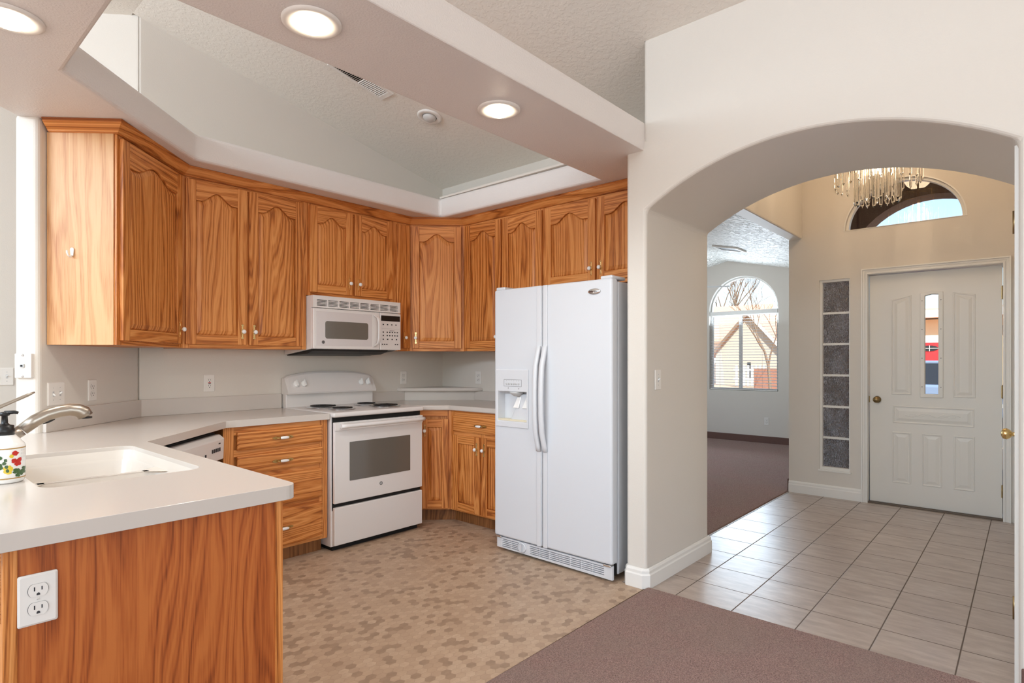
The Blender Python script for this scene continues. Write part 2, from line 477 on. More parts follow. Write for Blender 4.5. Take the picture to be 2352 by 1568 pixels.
# ------------------------------------------------------------------ room shell
def slab(name, x0, x1, y0, y1, z0, z1, mat, label, cat, bevel=0):
    return struct(MB().box(x0, x1, y0, y1, z0, z1).build(name, mat, bevel=bevel), label, cat)
slab('floor_kitchen', -.6, XW, 1.6, YW, -.06, 0, M['vinyl'], 'beige hexagon patterned vinyl floor of the kitchen', 'floor')
slab('floor_foyer', XA, 6.3, -.02, 1.745, -.06, .001, M['tile'], 'grey brown square tile floor of the entry hall', 'floor')
struct(MB().prism([(-3.6, -3.6), (2.925, -3.6), (2.925, 1.585), (-.6, 1.602), (-.6, 5.1), (-3.6, 5.1)], 'z', -.06, .012).build('floor_carpet', M['carpet'], bevel=.01), 'mauve cut pile carpet in front of the kitchen vinyl and tile', 'floor')
struct(MB().prism([(3.75, 1.745), (9.2, 1.745), (9.2, 5.4), (3.75, 5.4)], 'z', -.06, .012).build('floor_living', M['carpet'], bevel=.008), 'mauve carpet of the living room beyond the tiles', 'floor')
slab('wall_kitchen_back', 1.163, XW + .1, YW, YW + .12, 0, 3.6, M['wall'], 'cream wall behind the range and the upper cabinets', 'wall', .012)
slab('wall_fridge', XW, XB, 1.715, YW, 0, 3.6, M['wall'], 'cream wall behind the refrigerator', 'wall')
# diagonal wall with a rounded end
d45 = .7071
struct(MB().prism([(1.163, 4.14), (.575, 3.552), (.495, 3.626), (1.163, 4.288)], 'z', 0, ZS + .01).build('wall_diagonal', M['wall'], bevel=.022, seg=4), 'angled white wall with rounded end left of the cabinets', 'wall')
struct(MB().prism([(1.163, 4.14), (1.163, 4.26), (.85, 4.58), (.77, 4.5)], 'z', ZT, 3.6).build('wall_return', M['wall'], bevel=.012), 'bright return of the upper wall above the soffit', 'wall')
slab('wall_nook', -3.6, 1.1, 5.0, 5.1, 0, 3.6, M['wall'], 'pale wall of the breakfast nook at the far left', 'wall')
# arch wall
arch = [(1.715, 0), (1.715, ZS + .06), (1.605, ZS + .06), (1.605, 3.6), (-3.6, 3.6), (-3.6, 0), (.028, 0)]
c = (1.59 + .028) / 2; hw = (1.59 - .028) / 2; rise = .235; rr_ = (hw * hw + rise * rise) / (2 * rise); cz = 2.105 + rise - rr_
a0 = math.degrees(math.asin(hw / rr_))
arch += [(c + rr_ * math.sin(R(t)), cz + rr_ * math.cos(R(t))) for t in [-a0 + 2 * a0 * k / 40 for k in range(41)]]
arch += [(1.59, 0)]
struct(MB().prism(arch, 'x', XA, XB).build('wall_arch', M['wall'], bevel=.02, seg=4), 'deep white arched wall between the kitchen and the entry hall', 'wall')
# soffit ring over the kitchen
inner = [(.556, 2.083), (3.19, 2.083), (3.165, 3.60), (1.31, 3.63), (.556, 2.92)]
outer = [(-.12, 1.6), (XA + .05, 1.6), (XA + .05, 1.72), (XW, 1.72), (XW, YW), (1.163, YW), (1.163, 4.286), (-.12, 3.01)]
struct(plate(outer, [inner], 'z', ZS, ZT, 'ceiling_soffit', M['soffit'], bevel=.02, seg=3), 'lowered soffit ring with can lights around the open ceiling well', 'ceiling')
# shelf rise on the fridge side
struct(MB().box(3.17, XW, 2.09, 3.61, ZT, ZT + .015).build('ceiling_ledge', M['wall']), 'plant ledge above the fridge side cabinets', 'ceiling')
# sloped ceilings
def roofslab(name, pts, label):
    mb = MB(); n = len(pts)
    v = [(x, y, ceil_z(x)) for x, y in pts] + [(x, y, ceil_z(x) + .1) for x, y in pts]
    mb.add(v, [list(range(n)), list(range(n, 2 * n))] + [(i, (i + 1) % n, n + (i + 1) % n, n + i) for i in range(n)])
    return struct(mb.build(name, M['ceil']), label, 'ceiling')
roofslab('ceiling', [(1.13, -3.6), (XA, -3.6), (XA, 1.6), (XW, 1.6), (XW, YW), (1.13, YW)], 'vaulted textured ceiling sloping down over the kitchen')
roofslab('ceiling_flat', [(-3.6, -3.6), (1.13, -3.6), (1.13, 5.1), (-3.6, 5.1)], 'flat textured ceiling over the great room')
# great room enclosure with window openings (behind the camera)
struct(plate([(-3.6, 0), (5.1, 0), (5.1, 3.6), (-3.6, 3.6)], [[(1.7, .3), (4.3, .3), (4.3, 2.35), (1.7, 2.35)], [(.2, 2.68), (4.2, 2.68), (4.2, 3.28), (.2, 3.28)], [(-2.4, .5), (.6, .5), (.6, 2.5), (-2.4, 2.5)]], 'x', -3.6, -3.45, 'wall_west', M['wall']), 'wall with windows on the daylight side', 'wall')
struct(plate([(-3.6, 0), (XA, 0), (XA, 3.6), (-3.6, 3.6)], [[(-2.4, .6), (1.6, .6), (1.6, 2.6), (-2.4, 2.6)]], 'y', -3.6, -3.45, 'wall_south', M['wall']), 'wall with a window behind the camera', 'wall')
# entry hall
FZ = 3.45
fy = [(-.1, 0), (1.738, 0), (1.738, FZ + .1), (-.1, FZ + .1)]
holes = [[(.115, .0005), (1.09, .0005), (1.09, 2.055), (.115, 2.055)], [(1.216, .25), (1.47, .25), (1.47, 2.02), (1.216, 2.02)],
         [(.395, 2.455)] + arc(.818, 2.455, .425, .40, 0, 180, 28)[::1] + []]
holes[2] = arc(.818, 2.455, .437, .40, 0, 180, 28)
struct(plate(fy, holes, 'x', 6.0, 6.15, 'wall_entry', M['wall'], bevel=.012), 'cream front entry wall around the door and its windows', 'wall')
slab('wall_foyer_right', XB, 6.0, -.1, .028, 0, FZ + .1, M['wall'], 'cream right wall of the entry hall', 'wall')
slab('wall_header', XB, 6.0, 1.617, 1.738, 2.43, FZ + .1, M['wall'], 'header above the wide opening to the living room', 'wall', .012)
slab('ceiling_foyer', XB, 6.15, -.1, 1.74, FZ, FZ + .08, M['ceil'], 'flat ceiling of the entry hall', 'ceiling')
# living room
lw = [(1.74, 0), (5.4, 0), (5.4, 3.3), (1.74, 3.3)]
WY0, WY1, WZ0, WZS = 2.82, 3.88, .80, 2.06
wc = (WY0 + WY1) / 2; wr = (WY1 - WY0) / 2
wh = [(WY0, WZ0), (WY1, WZ0)] + arc(wc, WZS, wr, wr, 0, 180, 28)
struct(plate(lw, [wh], 'x', 9.2, 9.34, 'wall_living_front', M['wall'], bevel=.01), 'pale living room wall with the arched window', 'wall')
slab('wall_living_side', 6.15, 9.34, 1.62, 1.74, 0, 3.3, M['wall'], 'living room side wall next to the porch', 'wall')
struct(plate([(3.75, 0), (9.34, 0), (9.34, 3.4), (3.75, 3.4)], [[(5.2, .7), (7.6, .7), (7.6, 2.3), (5.2, 2.3)]], 'y', 5.4, 5.5, 'wall_living_far', M['wall']), 'far left wall of the living room', 'wall')  # unseen opening, made up to go with the added fill lamp
slab('wall_living_near', XB + .0, XB + .1, 1.74, 5.4, 0, 3.4, M['wall'], 'living room wall backing the kitchen', 'wall')
RY, RZ, RS = 3.577, 2.85, .22
for nm, ya, yb, lb in (('ceiling_living', 1.738, RY, 'bright vaulted living room ceiling on the right of its ridge'), ('ceiling_living_left', RY, 5.4, 'vaulted living room ceiling on the left of its ridge')):
    za, zb = RZ - RS * abs(ya - RY), RZ - RS * abs(yb - RY)
    v = [(XB, ya, za), (9.25, ya, za), (9.25, yb, zb), (XB, yb, zb)]
    v += [(x, y, z + .1) for x, y, z in v]
    struct(MB().add(v, [(0, 1, 2, 3), (4, 5, 6, 7), (0, 1, 5, 4), (1, 2, 6, 5), (2, 3, 7, 6), (3, 0, 4, 7)]).build(nm, M['lceil']), lb, 'ceiling')

# baseboards
bp = [(0, 0), (.018, 0), (.018, .075), (.013, .083), (.013, .098), (.007, .108), (0, .112)]
struct(sweep(MB(), [(2.93, 1.716), (2.908, 1.700), (2.908, 1.612), (2.930, 1.588), (XB, 1.588), (XB + .003, 1.61)][::1], [(o, z) for o, z in bp]).build('baseboard_arch', M['trim'], bevel=.002), 'white moulded baseboard wrapping the arch pillar', 'baseboard')
struct(sweep(MB(), [(6.0, 1.738), (6.0, 1.125)], bp).build('baseboard_entry', M['trim'], bevel=.002), 'white baseboard under the sidelight window', 'baseboard')
struct(MB().box(9.185, 9.2, 1.74, 5.4, .01, .115).build('baseboard_living', M['covebrown']), 'brown carpet baseboard below the living room window', 'baseboard')
struct(MB().box(6.0, 6.16, 1.738, 1.752, .0, .12).build('baseboard_opening', M['covebrown']), 'brown carpet baseboard stub at the living room opening', 'baseboard')
struct(MB().box(2.893, XA, -3.4, .02, .01, .115).build('baseboard_right', M['covebrown'], bevel=.006), 'mauve carpet baseboard on the wall right of the arch', 'baseboard')

# ------------------------------------------------------------------ oak cabinets
def shape(t):
    t = abs(t)
    return .5 * (1 + math.cos(PI * min(1, t / .78)))
def door_part(parent, x0, z0, w, h, arched=True, knob=None, name='door', rise=None, kz=None):
    d = MB(); st = min(.058, w * .24); rb = .058; rt = .062
    if rise is None: rise = min(.062, .16 * w)
    if not arched: rise = 0
    top0 = h - rt - rise
    N = 16
    def opening(off, top_off):
        xa, xb = st + off, w - st - off
        pts = [(xa, rb + off), (xb, rb + off)]
        for k in range(N + 1):
            t = 1 - 2 * k / N
            pts.append(((xa + xb) / 2 + (xb - xa) / 2 * t, top0 + rise * shape(t) - top_off))
        return pts
    d.box(0, st, 0, .02, 0, h, 0); d.box(w - st, w, 0, .02, 0, h, 0)
    d.box(st, w - st, .0004, .02, 0, rb, 1)
    if arched:
        o = opening(0, 0)[2:]
        d.prism([(st, h), (w - st, h)] + o, 'y', .0004, .02, 1)
    else: d.box(st, w - st, .0004, .02, h - rt, h, 1)
    d.box(st - .002, w - st + .002, .016, .02, rb - .002, h - .01, 0)
    l0 = [(x, .0135, z) for x, z in opening(.002, .002)]
    l1 = [(x, .0095, z) for x, z in opening(.008, .008)]
    l2 = [(x, .0035, z) for x, z in opening(.030, .030)]
    d.loft([l0, l1, l2], 0, False, False, True)
    o = d.build(name, [M['oak'], M['oakh']], parent, bevel=.0035, seg=2, loc=(x0, -.02, z0), angle=50)
    if knob:
        kx = w - .03 if knob[0] == 'r' else .03
        kzz = kz if kz is not None else (.085 if knob[1] == 'b' else h - .09)
        pull_knob(o, kx, kzz)
    return o
def pull_knob(door, kx, kz):
    if 'kp' not in HW:
        p = MB()
        prof = [(.0045, -.047), (.0085, -.043), (.0085, -.038), (.0045, -.033), (.0042, -.020), (.007, -.012), (.010, 0), (.007, .012), (.0042, .020), (.0045, .033), (.0085, .038), (.0085, .043), (.0045, .047)]
        n = len(prof)
        out = [(-r, z) for r, z in prof] + [(r, z) for r, z in reversed(prof)]
        p.prism(out, 'y', -.004, 0)
        p.lathe([(.0075, 0), (.006, -.010), (.0045, -.016)], (0, -.004, 0), 'y', 12)
        HW['kp'] = p.build('handle_plate', M['brass'], door, bevel=.001)
        k = MB(); k.lathe([(.004, -.014), (.010, -.017), (.0135, -.022), (.0135, -.028), (.010, -.033), (.001, -.035)], (0, 0, 0), 'y', 16)
        HW['kk'] = k.build('knob', M['ceram'], door)
        a, b = HW['kp'], HW['kk']
    else:
        a, b = HW['kp'].copy(), HW['kk'].copy()
        COL.objects.link(a); COL.objects.link(b); a.parent = b.parent = door
    a.location = (kx, 0, kz); b.location = (kx, 0, kz)
def pull_bar(parent, x, z):
    if 'bp' not in HW:
        p = MB()
        out = []
        for k in range(33):
            t = -1 + 2 * k / 32
            out.append((t * .067, .0065 + .003 * math.cos(t * 3 * PI)))
        p.prism(out + [(a, -b) for a, b in reversed(out)], 'y', -.004, 0)
        p.tube([(-.042, -.003, 0), (-.040, -.018, 0), (-.024, -.024, 0)], [.0045, .005, .0055], 8)
        p.tube([(.042, -.003, 0), (.040, -.018, 0), (.024, -.024, 0)], [.0045, .005, .0055], 8)
        HW['bp'] = p.build('handle_plate', M['antq'], parent)
        HW['bp'].data.materials[0] = M['brass2']
        k = MB(); k.lathe([(.004, -.027), (.0075, -.024), (.0095, -.010), (.0098, 0), (.0095, .010), (.0075, .024), (.004, .027)], (0, -.024, 0), 'x', 14)
        HW['bk'] = k.build('handle_grip', M['ceram'], parent)
        a, b = HW['bp'], HW['bk']
    else:
        a, b = HW['bp'].copy(), HW['bk'].copy()
        COL.objects.link(a); COL.objects.link(b); a.parent = b.parent = parent
    a.location = (x, 0, z); b.location = (x, 0, z)
M['brass2'] = plain('aged_brass', (.55, .38, .15), .3, 1)
HW = {}
def drawer_part(parent, x0, z0, w, h, pull=True):
    d = MB()
    d.loft([[(0, .02, 0), (w, .02, 0), (w, .02, h), (0, .02, h)], [(0, .006, 0), (w, .006, 0), (w, .006, h), (0, .006, h)],
            [(.012, 0, .012), (w - .012, 0, .012), (w - .012, 0, h - .012), (.012, 0, h - .012)]], 0, False)
    o = d.build('drawer', M['oakh'], parent, bevel=.002, loc=(x0, -.02, z0))
    if pull: pull_bar(o, w / 2, h / 2)
    return o
def cabinet(name, label, loc, rz, w, depth, z0, z1, doors=(), drawers=(), rails=None, group=None, frame_w=.04, side=None):
    """front at local y=0 looking to -y; carcass, face frame, doors, drawers"""
    t = thing(name, label, 'cabinet', (loc[0], loc[1], 0), rz, group)
    MB().box(.0, w, .02, depth, z0, z1).build('carcass', M['oak'], t)
    f = MB()
    f.box(0, frame_w, 0, .0195, z0, z1, 0); f.box(w - frame_w, w, 0, .0195, z0, z1, 0)
    f.box(frame_w, w - frame_w, .0003, .0195, z1 - .05, z1, 1); f.box(frame_w, w - frame_w, .0003, .0195, z0, z0 + .045, 1)
    for zz in rails or []: f.box(frame_w, w - frame_w, .0003, .0195, zz - .02, zz + .02, 1)
    if len(doors) > 1:
        m = (doors[0][0] + doors[0][2] + doors[1][0]) / 2
        f.box(m - .03, m + .03, .0001, .0195, z0 + .03, z1 - .04, 0)
    f.build('face_frame', [M['oak'], M['oakh']], t)
    if side:
        MB().box(-.006 if side == 'l' else w, 0 if side == 'l' else w + .006, .012, depth, z0, z1).build('side_panel', M['oak_daylit'], t)
    for x0, zz, dw, dh, ar, kn in doors: door_part(t, x0, zz, dw, dh, ar, kn)
    for x0, zz, dw, dh, pl in drawers: drawer_part(t, x0, zz, dw, dh, pl)
    return t
ZU0, ZU1 = 1.347, 2.385
DZ, DH = 1.37, 1.0
# --- upper cabinets
gU = None
# diagonal upper at left : origin at its left front corner (u = 2.97, v = 2.51)
def duv(u, v): return ((u - v / 1) , 0)
ul, vl = 2.975, 2.512
ox, oy = (ul * math.sqrt(2) - vl) / 2, (ul * math.sqrt(2) + vl) / 2
# width up to the stove wall cabinet face y=3.81 on the same front line
wdiag = ((3.81 - vl) + 3.81) / math.sqrt(2) - ul
cabinet('upper_cabinet', 'angled oak upper cabinet with one tall door and daylight-toned side panel at the left', (ox, oy), R(45), wdiag, .325, ZU0, ZU1,
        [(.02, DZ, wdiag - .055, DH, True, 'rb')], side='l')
cabinet('upper_cabinet', 'two door oak upper cabinet between the angled cabinet and the microwave', (1.298, 3.81), 0, .802, .325, ZU0, ZU1,
        [(1.312 - 1.298, DZ, .366, DH, True, 'rb'), (1.694 - 1.298, DZ, .378, DH, True, 'lb')])
cabinet('upper_cabinet', 'short two door oak cabinet mounted above the microwave', (2.1, 3.81), 0, .762, .325, 1.732, ZU1,
        [(.022, 1.757, .347, .613, True, 'rb'), (.389, 1.757, .346, .613, True, 'lb')])
cabinet('upper_cabinet', 'narrow oak upper cabinet with a plain slim door right of the microwave', (2.862, 3.81), 0, .158, .325, ZU0, ZU1)
nt = bpy.data.objects['upper_cabinet.003']
nd = MB(); nd.box(0, .128, 0, .02, 0, DH)
nd = nd.build('door', M['oak'], nt, bevel=.004, loc=(.018, -.02, DZ)); pull_knob(nd, .07, .085)
# diagonal corner upper: from (3.02,3.81) to (3.335,3.495)
wl_ = math.hypot(.315, .315)
cabinet('upper_cabinet', 'single door oak corner cabinet set diagonally in the far corner', (3.02, 3.81), R(-45), wl_, .22, ZU0, ZU1,
        [(.022, DZ, wl_ - .044, DH, True, 'lb')], frame_w=.03)
cabinet('upper_cabinet', 'two door oak upper cabinet between the corner cabinet and the refrigerator top', (3.335, 3.495), R(-90), .834, .33, ZU0, ZU1,
        [(.032, DZ, .395, DH, True, 'rb'), (.447, DZ, .388, DH, True, 'lb')])
cabinet('upper_cabinet', 'short two door oak cabinet above the refrigerator beside the white pillar', (3.335, 2.659), R(-90), .938, .33, 1.785, ZU1,
        [(.027, 1.81, .436, .56, True, 'rb'), (.480, 1.81, .436, .56, True, 'lb')])
# crown moulding
cp_ = [(0, ZU1), (.012, ZU1), (.012, ZU1 + .002), (.018, ZU1 + .003), (.018, ZU1 + .006), (.026, ZU1 + .014), (.046, ZU1 + .034), (.052, ZU1 + .038), (.052, ZU1 + .046), (.058, ZU1 + .048), (.058, ZS - .001), (0, ZS - .001)]
bx, by = (2.975 * math.sqrt(2) - 2.977 + .02) / 2, (2.975 * math.sqrt(2) + 2.977 - .02) / 2
crown = sweep(MB(), [(bx, by), (ox, oy), (1.298, 3.81), (3.02, 3.81), (3.335, 3.495), (3.335, 1.722)], cp_)
tag(crown.build('crown_moulding', M['oakc'], bevel=.0015), 'stepped oak crown moulding running along the top of the upper cabinets', 'moulding')

# --- base cabinets
ZB0, ZB1 = .095, .88
YB = 3.486
t = cabinet('base_cabinet', 'oak base cabinet with four drawers left of the range', (1.405, YB), 0, .668, .62, ZB0, ZB1,
        drawers=[(.075, .739, .552, .108, True), (.075, .597, .552, .107, True), (.075, .38, .552, .187, True), (.075, .114, .552, .23, True)], rails=[.722, .582, .36], frame_w=.06)
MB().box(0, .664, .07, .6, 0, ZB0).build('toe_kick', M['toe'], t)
t = cabinet('base_cabinet', 'slim oak base cabinet set diagonally in the corner right of the range', (2.87, 3.655), R(-45), .348, .18, ZB0, ZB1,
        [(.11, .11, .213, .70, False, 'lt')], frame_w=.03)
MB().box(-.06, .40, .055, .17, 0, ZB0).build('toe_kick', M['toe'], t)
t = cabinet('base_cabinet', 'oak base cabinet with a drawer over two doors left of the refrigerator', (3.116, 3.409), R(-90), .685, .5, ZB0, ZB1,
        [(.035, .11, .297, .58, False, 'rt'), (.350, .11, .297, .58, False, 'lt')], [(.035, .717, .612, .12, True)], rails=[.705])
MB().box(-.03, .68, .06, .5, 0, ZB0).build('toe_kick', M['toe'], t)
# sink run
t = thing('sink_cabinet', 'oak sink base cabinet of the peninsula with a wide veneer end panel', 'cabinet', (0, 0, 0))
MB().box(.205, .785, 1.60, 2.83, ZB0, .70).build('carcass', M['oak'], t)
f = MB(); f.box(.785, .80, 1.60, 2.83, ZB0, ZB1); f.build('face_frame', M['oak'], t)
MB().box(.222, .778, 1.582, 1.598, 0, ZB1).build('end_panel', M['oakp'], t)
for px_ in (.778, .198): MB().box(px_, px_ + (.022 if px_ > .5 else .024), 1.578, 1.60, 0, ZB1).build('corner_post', M['oak'], t, bevel=.002)
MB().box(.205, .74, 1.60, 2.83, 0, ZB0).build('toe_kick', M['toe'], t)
for y0 in (1.64, 2.02, 2.42):
    h = bpy.data.objects.new('door_hang', None)
    m = MB(); m.box(.80, .82, y0, y0 + .36, .12, .70)
    dd = m.build('door', M['oak'], t, bevel=.004)
    k = MB(); k.lathe([(.010, 0), (.004, .004), (.004, .016), (.010, .020), (.0135, .026), (.010, .033), (.001, .035)], (.82, y0 + .33 if y0 < 2 else y0 + .03, .60), 'x', 14)
    k.build('knob', M['brass'], dd)
k = MB(); k.lathe([(.006, 0), (.0045, .006), (.0045, .018), (.012, .021), (.016, .027), (.012, .033), (.001, .035)], (.80, 1.66, .485), 'x', 16)
k.build('knob', M['brass'], t)
# outlet on the end panel comes later

# ------------------------------------------------------------------ worktops
wt = thing('worktop', 'long white solid surface worktop with the integral sink, left of the range', 'worktop', (0, 0, 0))
SX0, SX1, SY0, SY1 = .333, .750, 2.005, 2.778
poly = [(2.078, YW - .001), (1.164, YW - .001), (.585, 3.56), (.50, 3.60), (.14, 3.25), (.14, 1.552)] + arc(.832 - .035, 1.552 + .035, .035, .035, -90, 0, 6) + [(.832, 2.852), (1.41, 3.461), (2.078, 3.461)]
plate(poly[::-1], [rrect(SX0, SX1, SY0, SY1, .055)], 'z', ZB1, ZC, 'slab', M['solid'], wt, bevel=.016, seg=4, angle=40)
b = sweep(MB(), [(2.078, YW - .002), (1.162, YW - .002), (.592, 3.570)][::-1], [(0, ZC), (.02, ZC), (.02, 1.026), (0, 1.026)])
b.build('backsplash', M['solid'], wt, bevel=.003)
# sink bowls
sk = MB()
def rr3(x0, x1, y0, y1, r, z, n=6): return [(x, y, z) for x, y in rrect(x0, x1, y0, y1, r, n)]
zt_ = .872; g = .012
sk.loft([rr3(SX0 - .001, SX1 + .001, SY0 - .001, SY1 + .001, .056, ZC - .012), rr3(SX0 + .004, SX1 - .004, SY0 + .004, SY1 - .004, .056, ZC - .03), rr3(SX0 + .008, SX1 - .008, SY0 + .008, SY1 - .008, .056, zt_)], 0, True, False, False)
ym = 2.385
for y0, y1 in ((SY0 + .008, ym - .012), (ym + .012, SY1 - .008)):
    x0, x1 = SX0 + .008, SX1 - .008
    sk.loft([rr3(x0, x1, y0, y1, .055, zt_), rr3(x0 + .004, x1 - .004, y0 + .004, y1 - .004, .055, zt_ - .012), rr3(x0 + .012, x1 - .012, y0 + .012, y1 - .012, .055, .775),
             rr3(x0 + .03, x1 - .03, y0 + .03, y1 - .03, .045, .745), rr3(x0 + .07, x1 - .07, y0 + .07, y1 - .07, .03, .738)], 0, True, False, True)
sk.build('sink_bowls', M['sinkm'], wt)
mid = MB()
mid.add([(SX0 + .05, ym - .0135, zt_), (SX1 - .05, ym - .0135, zt_), (SX1 - .05, ym + .0135, zt_), (SX0 + .05, ym + .0135, zt_)], [(0, 1, 2, 3)])
for sx, e in ((SX0 + .008, 1), (SX1 - .008, -1)):
    mid.add([(sx, ym - .07, zt_), (sx + e * .06, ym - .012, zt_), (sx + e * .06, ym + .012, zt_), (sx, ym + .07, zt_)], [(0, 1, 2, 3)])
mid.build('sink_divider', M['sinkm'], wt)
for cy in (2.19, 2.58):
    MB().lathe([(.001, .002), (.03, .003), (.042, .004), (.045, .0)], (.54, cy, .738), 'z', 20).build('drain', M['chrome'], wt)

wr_ = thing('worktop', 'white solid surface corner worktop between the range and the refrigerator', 'worktop', (0, 0, 0))
MB().prism([(2.847, YW - .001), (2.847, 3.625), (3.075, 3.397), (3.075, 2.725), (XW - .001, 2.725), (XW - .001, YW - .001)], 'z', ZB1, ZC).build('slab', M['solid'], wr_, bevel=.012, seg=4)
MB().box(2.847, 3.24, YW - .021, YW - .001, ZC, 1.0).build('backsplash', M['solid'], wr_, bevel=.002)
MB().box(XW - .021, XW - .001, 2.725, 3.71, ZC, 1.0).build('backsplash', M['solid'], wr_, bevel=.002)
b = MB(); b.prism([(3.21, YW - .001), (3.21, YW - .022), (XW - .022, 3.69), (XW - .001, 3.69), (XW - .001, YW - .001)], 'z', ZC, 1.0).build('corner_riser', M['solid'], wr_)
b = MB(); b.prism([(3.135, YW - .001), (3.16, YW - .04), (XW - .04, 3.63), (XW - .001, 3.605), (XW - .001, YW - .001)], 'z', 1.0, 1.03).build('corner_ledge', M['solid'], wr_, bevel=.008, seg=3)

# ------------------------------------------------------------------ refrigerator
fr = thing('refrigerator', 'white side by side refrigerator with a water and ice dispenser', 'refrigerator', (2.85, 2.69, 0), R(-90))
FWD, FT = .918, 1.742
MB().box(.034, FWD - .004, .075, .74, .03, FT - .012).build('case', M['fridge'], fr, bevel=.008)
dh = [(.037, .872), (.288, .872), (.288, 1.066), (.037, 1.066)]
fd = plate([(0, .1), (.410, .1), (.410, FT), (0, FT)], [dh], 'y', 0, .066, 'freezer_door', M['fridge'], fr, bevel=.012, seg=4)
rd = MB().box(.416, FWD, 0, .066, .1, FT).build('refrigerator_door', M['fridge'], fr, bevel=.014, seg=4)
# dispenser
dp = plate([(.018, .832), (.300, .832), (.300, 1.212), (.018, 1.212)], [[(.037, .872), (.288, .872), (.288, 1.066), (.037, 1.066)]], 'y', -.008, .002, 'dispenser_panel', M['fplastic'], fd, bevel=.005, seg=3)
rc = MB(); rc.box(.03, .295, .064, .07, .86, 1.08); rc.box(.03, .0372, -.002, .066, .865, 1.07); rc.box(.2878, .295, -.002, .066, .865, 1.07); rc.box(.03, .295, -.001, .066, 1.0655, 1.075); rc.box(.03, .295, -.002, .066, .863, .873)
rc.build('dispenser_recess', M['fplastic'], fd)
hump = MB(); hump.loft([[(.135, .063, .875), (.288, .063, .875), (.288, .02, .875), (.125, .02, .875)], [(.165, .063, .965), (.285, .063, .965), (.285, .035, .965), (.16, .035, .965)], [(.19, .063, 1.05), (.25, .063, 1.05), (.25, .045, 1.05), (.19, .045, 1.05)]], 0, True)
hump.build('dispenser_chute', M['fplastic'], fd, bevel=.006)
for px_ in (.175, .252):
    MB().add([(px_ - .03, .022, .958), (px_ + .018, .022, .958), (px_ + .026, .04, 1.03), (px_ - .006, .04, 1.03), (px_ - .03, .03, .958), (px_ + .018, .03, .958), (px_ + .026, .048, 1.03), (px_ - .006, .048, 1.03)],
             [(0, 1, 2, 3), (4, 5, 6, 7), (0, 1, 5, 4), (1, 2, 6, 5), (2, 3, 7, 6), (3, 0, 4, 7)]).build('dispenser_paddle', M['ceram'], fd, bevel=.003)
MB().lathe([(.05, 0), (.045, -.012), (.02, -.03)], (.17, .035, 1.066), 'z', 18).build('dispenser_nozzle', M['grey'], fd)
MB().box(.037, .288, -.003, .06, .873, .884).build('drip_tray', plain('tray_cream', srgb(225, 216, 190), .5), fd, bevel=.002)
cp2 = plate([(.094, 1.10), (.246, 1.10), (.246, 1.146), (.094, 1.146)], [[(.0955, 1.1015), (.2445, 1.1015), (.2445, 1.1445), (.0955, 1.1445)]], 'y', -.0086, -.0078, 'control_outline', M['text'], fd)
bt = MB()
for k in range(6):
    cx_ = .118 + .0207 * k
    bt.lathe([(.0075, 0), (.0065, -.003), (.001, -.0032)], (cx_, -.008, 1.117), 'y', 12, 0); bt.lathe([(.0018, 0), (.001, -.001)], (cx_, -.008, 1.137), 'y', 8, 1)
bt.box(.13, .133, -.0085, -.008, 1.085, 1.094, 1); bt.box(.222, .225, -.0085, -.008, 1.083, 1.092, 1)
bt.build('dispenser_buttons', [M['grey'], M['text']], fd)
def fridge_handle(door, x):
    h = MB()
    pts = [(x, -.008, .70), (x, -.016, .735), (x, -.040, .82), (x, -.048, .92), (x, -.050, 1.03), (x, -.048, 1.14), (x, -.040, 1.24), (x, -.016, 1.325), (x, -.008, 1.36)]
    rings = []
    for i, p in enumerate(pts):
        w2 = .0165; th = .010
        rings.append([(p[0] - w2, p[1] + th, p[2]), (p[0] - w2, p[1] - th * .4, p[2]), (p[0] - w2 * .6, p[1] - th, p[2]), (p[0] + w2 * .6, p[1] - th, p[2]), (p[0] + w2, p[1] - th * .4, p[2]), (p[0] + w2, p[1] + th, p[2])])
    h.loft(rings, 0, True)
    h.build('handle', M['fplastic'], door)
    for za, zb in ((.102, .705), (1.355, FT - .002)): MB().box(x - .0165, x + .0165, -.007, 0, za, zb).build('handle_trim', M['fplastic'], door, bevel=.003)
fridge_handle(fd, .388); fridge_handle(rd, .438)
bd = MB(); bd.lathe([(.043, 0), (.043, -.004), (.038, -.006), (.001, -.0062)], (.800, 0, 1.672), 'y', 28, sy=.40)
bo = bd.build('badge', M['chrome'], rd)
text('Whirlpool', 'badge_lettering', .016, M['text'], bo, (.800, -.0066, 1.672))
for hx, nm in ((.045, 0), (FWD - .045, 0)):
    MB().box(hx - .04, hx + .04, .01, .16, FT - .002, FT + .018).build('hinge_cover', M['fplastic'], fr, bevel=.008, seg=3)
gr = plate([(.012, .02), (FWD - .004, .012), (FWD - .004, .092), (.012, .092)], [[(xa, z), (xa + .077, z), (xa + .077, z + .0055), (xa, z + .0055)] for z in (.030, .0415, .053, .0645, .076) for xa in [.06 + .08 * k for k in range(10)] if not (xa < .27 and xa > .15)], 'y', .012, .03, 'base_grille', M['fplastic'], fr, bevel=.0015)
MB().box(.02, FWD - .01, .05, .07, .03, .095).build('grille_shadow_back', M['dark'], fr)
kn = MB(); kn.lathe([(.034, 0), (.034, -.006), (.030, -.009), (.026, -.009), (.026, -.004)], (.235, .012, .058), 'y', 26); kn.box(.229, .241, -.008, .006, .034, .082)
kn.build('filter_knob', M['fplastic'], fr)
for hx in (.035, FWD - .035): MB().box(hx - .025, hx + .025, .0, .04, .088, .1).build('lower_hinge', M['chrome'], fr, bevel=.003)

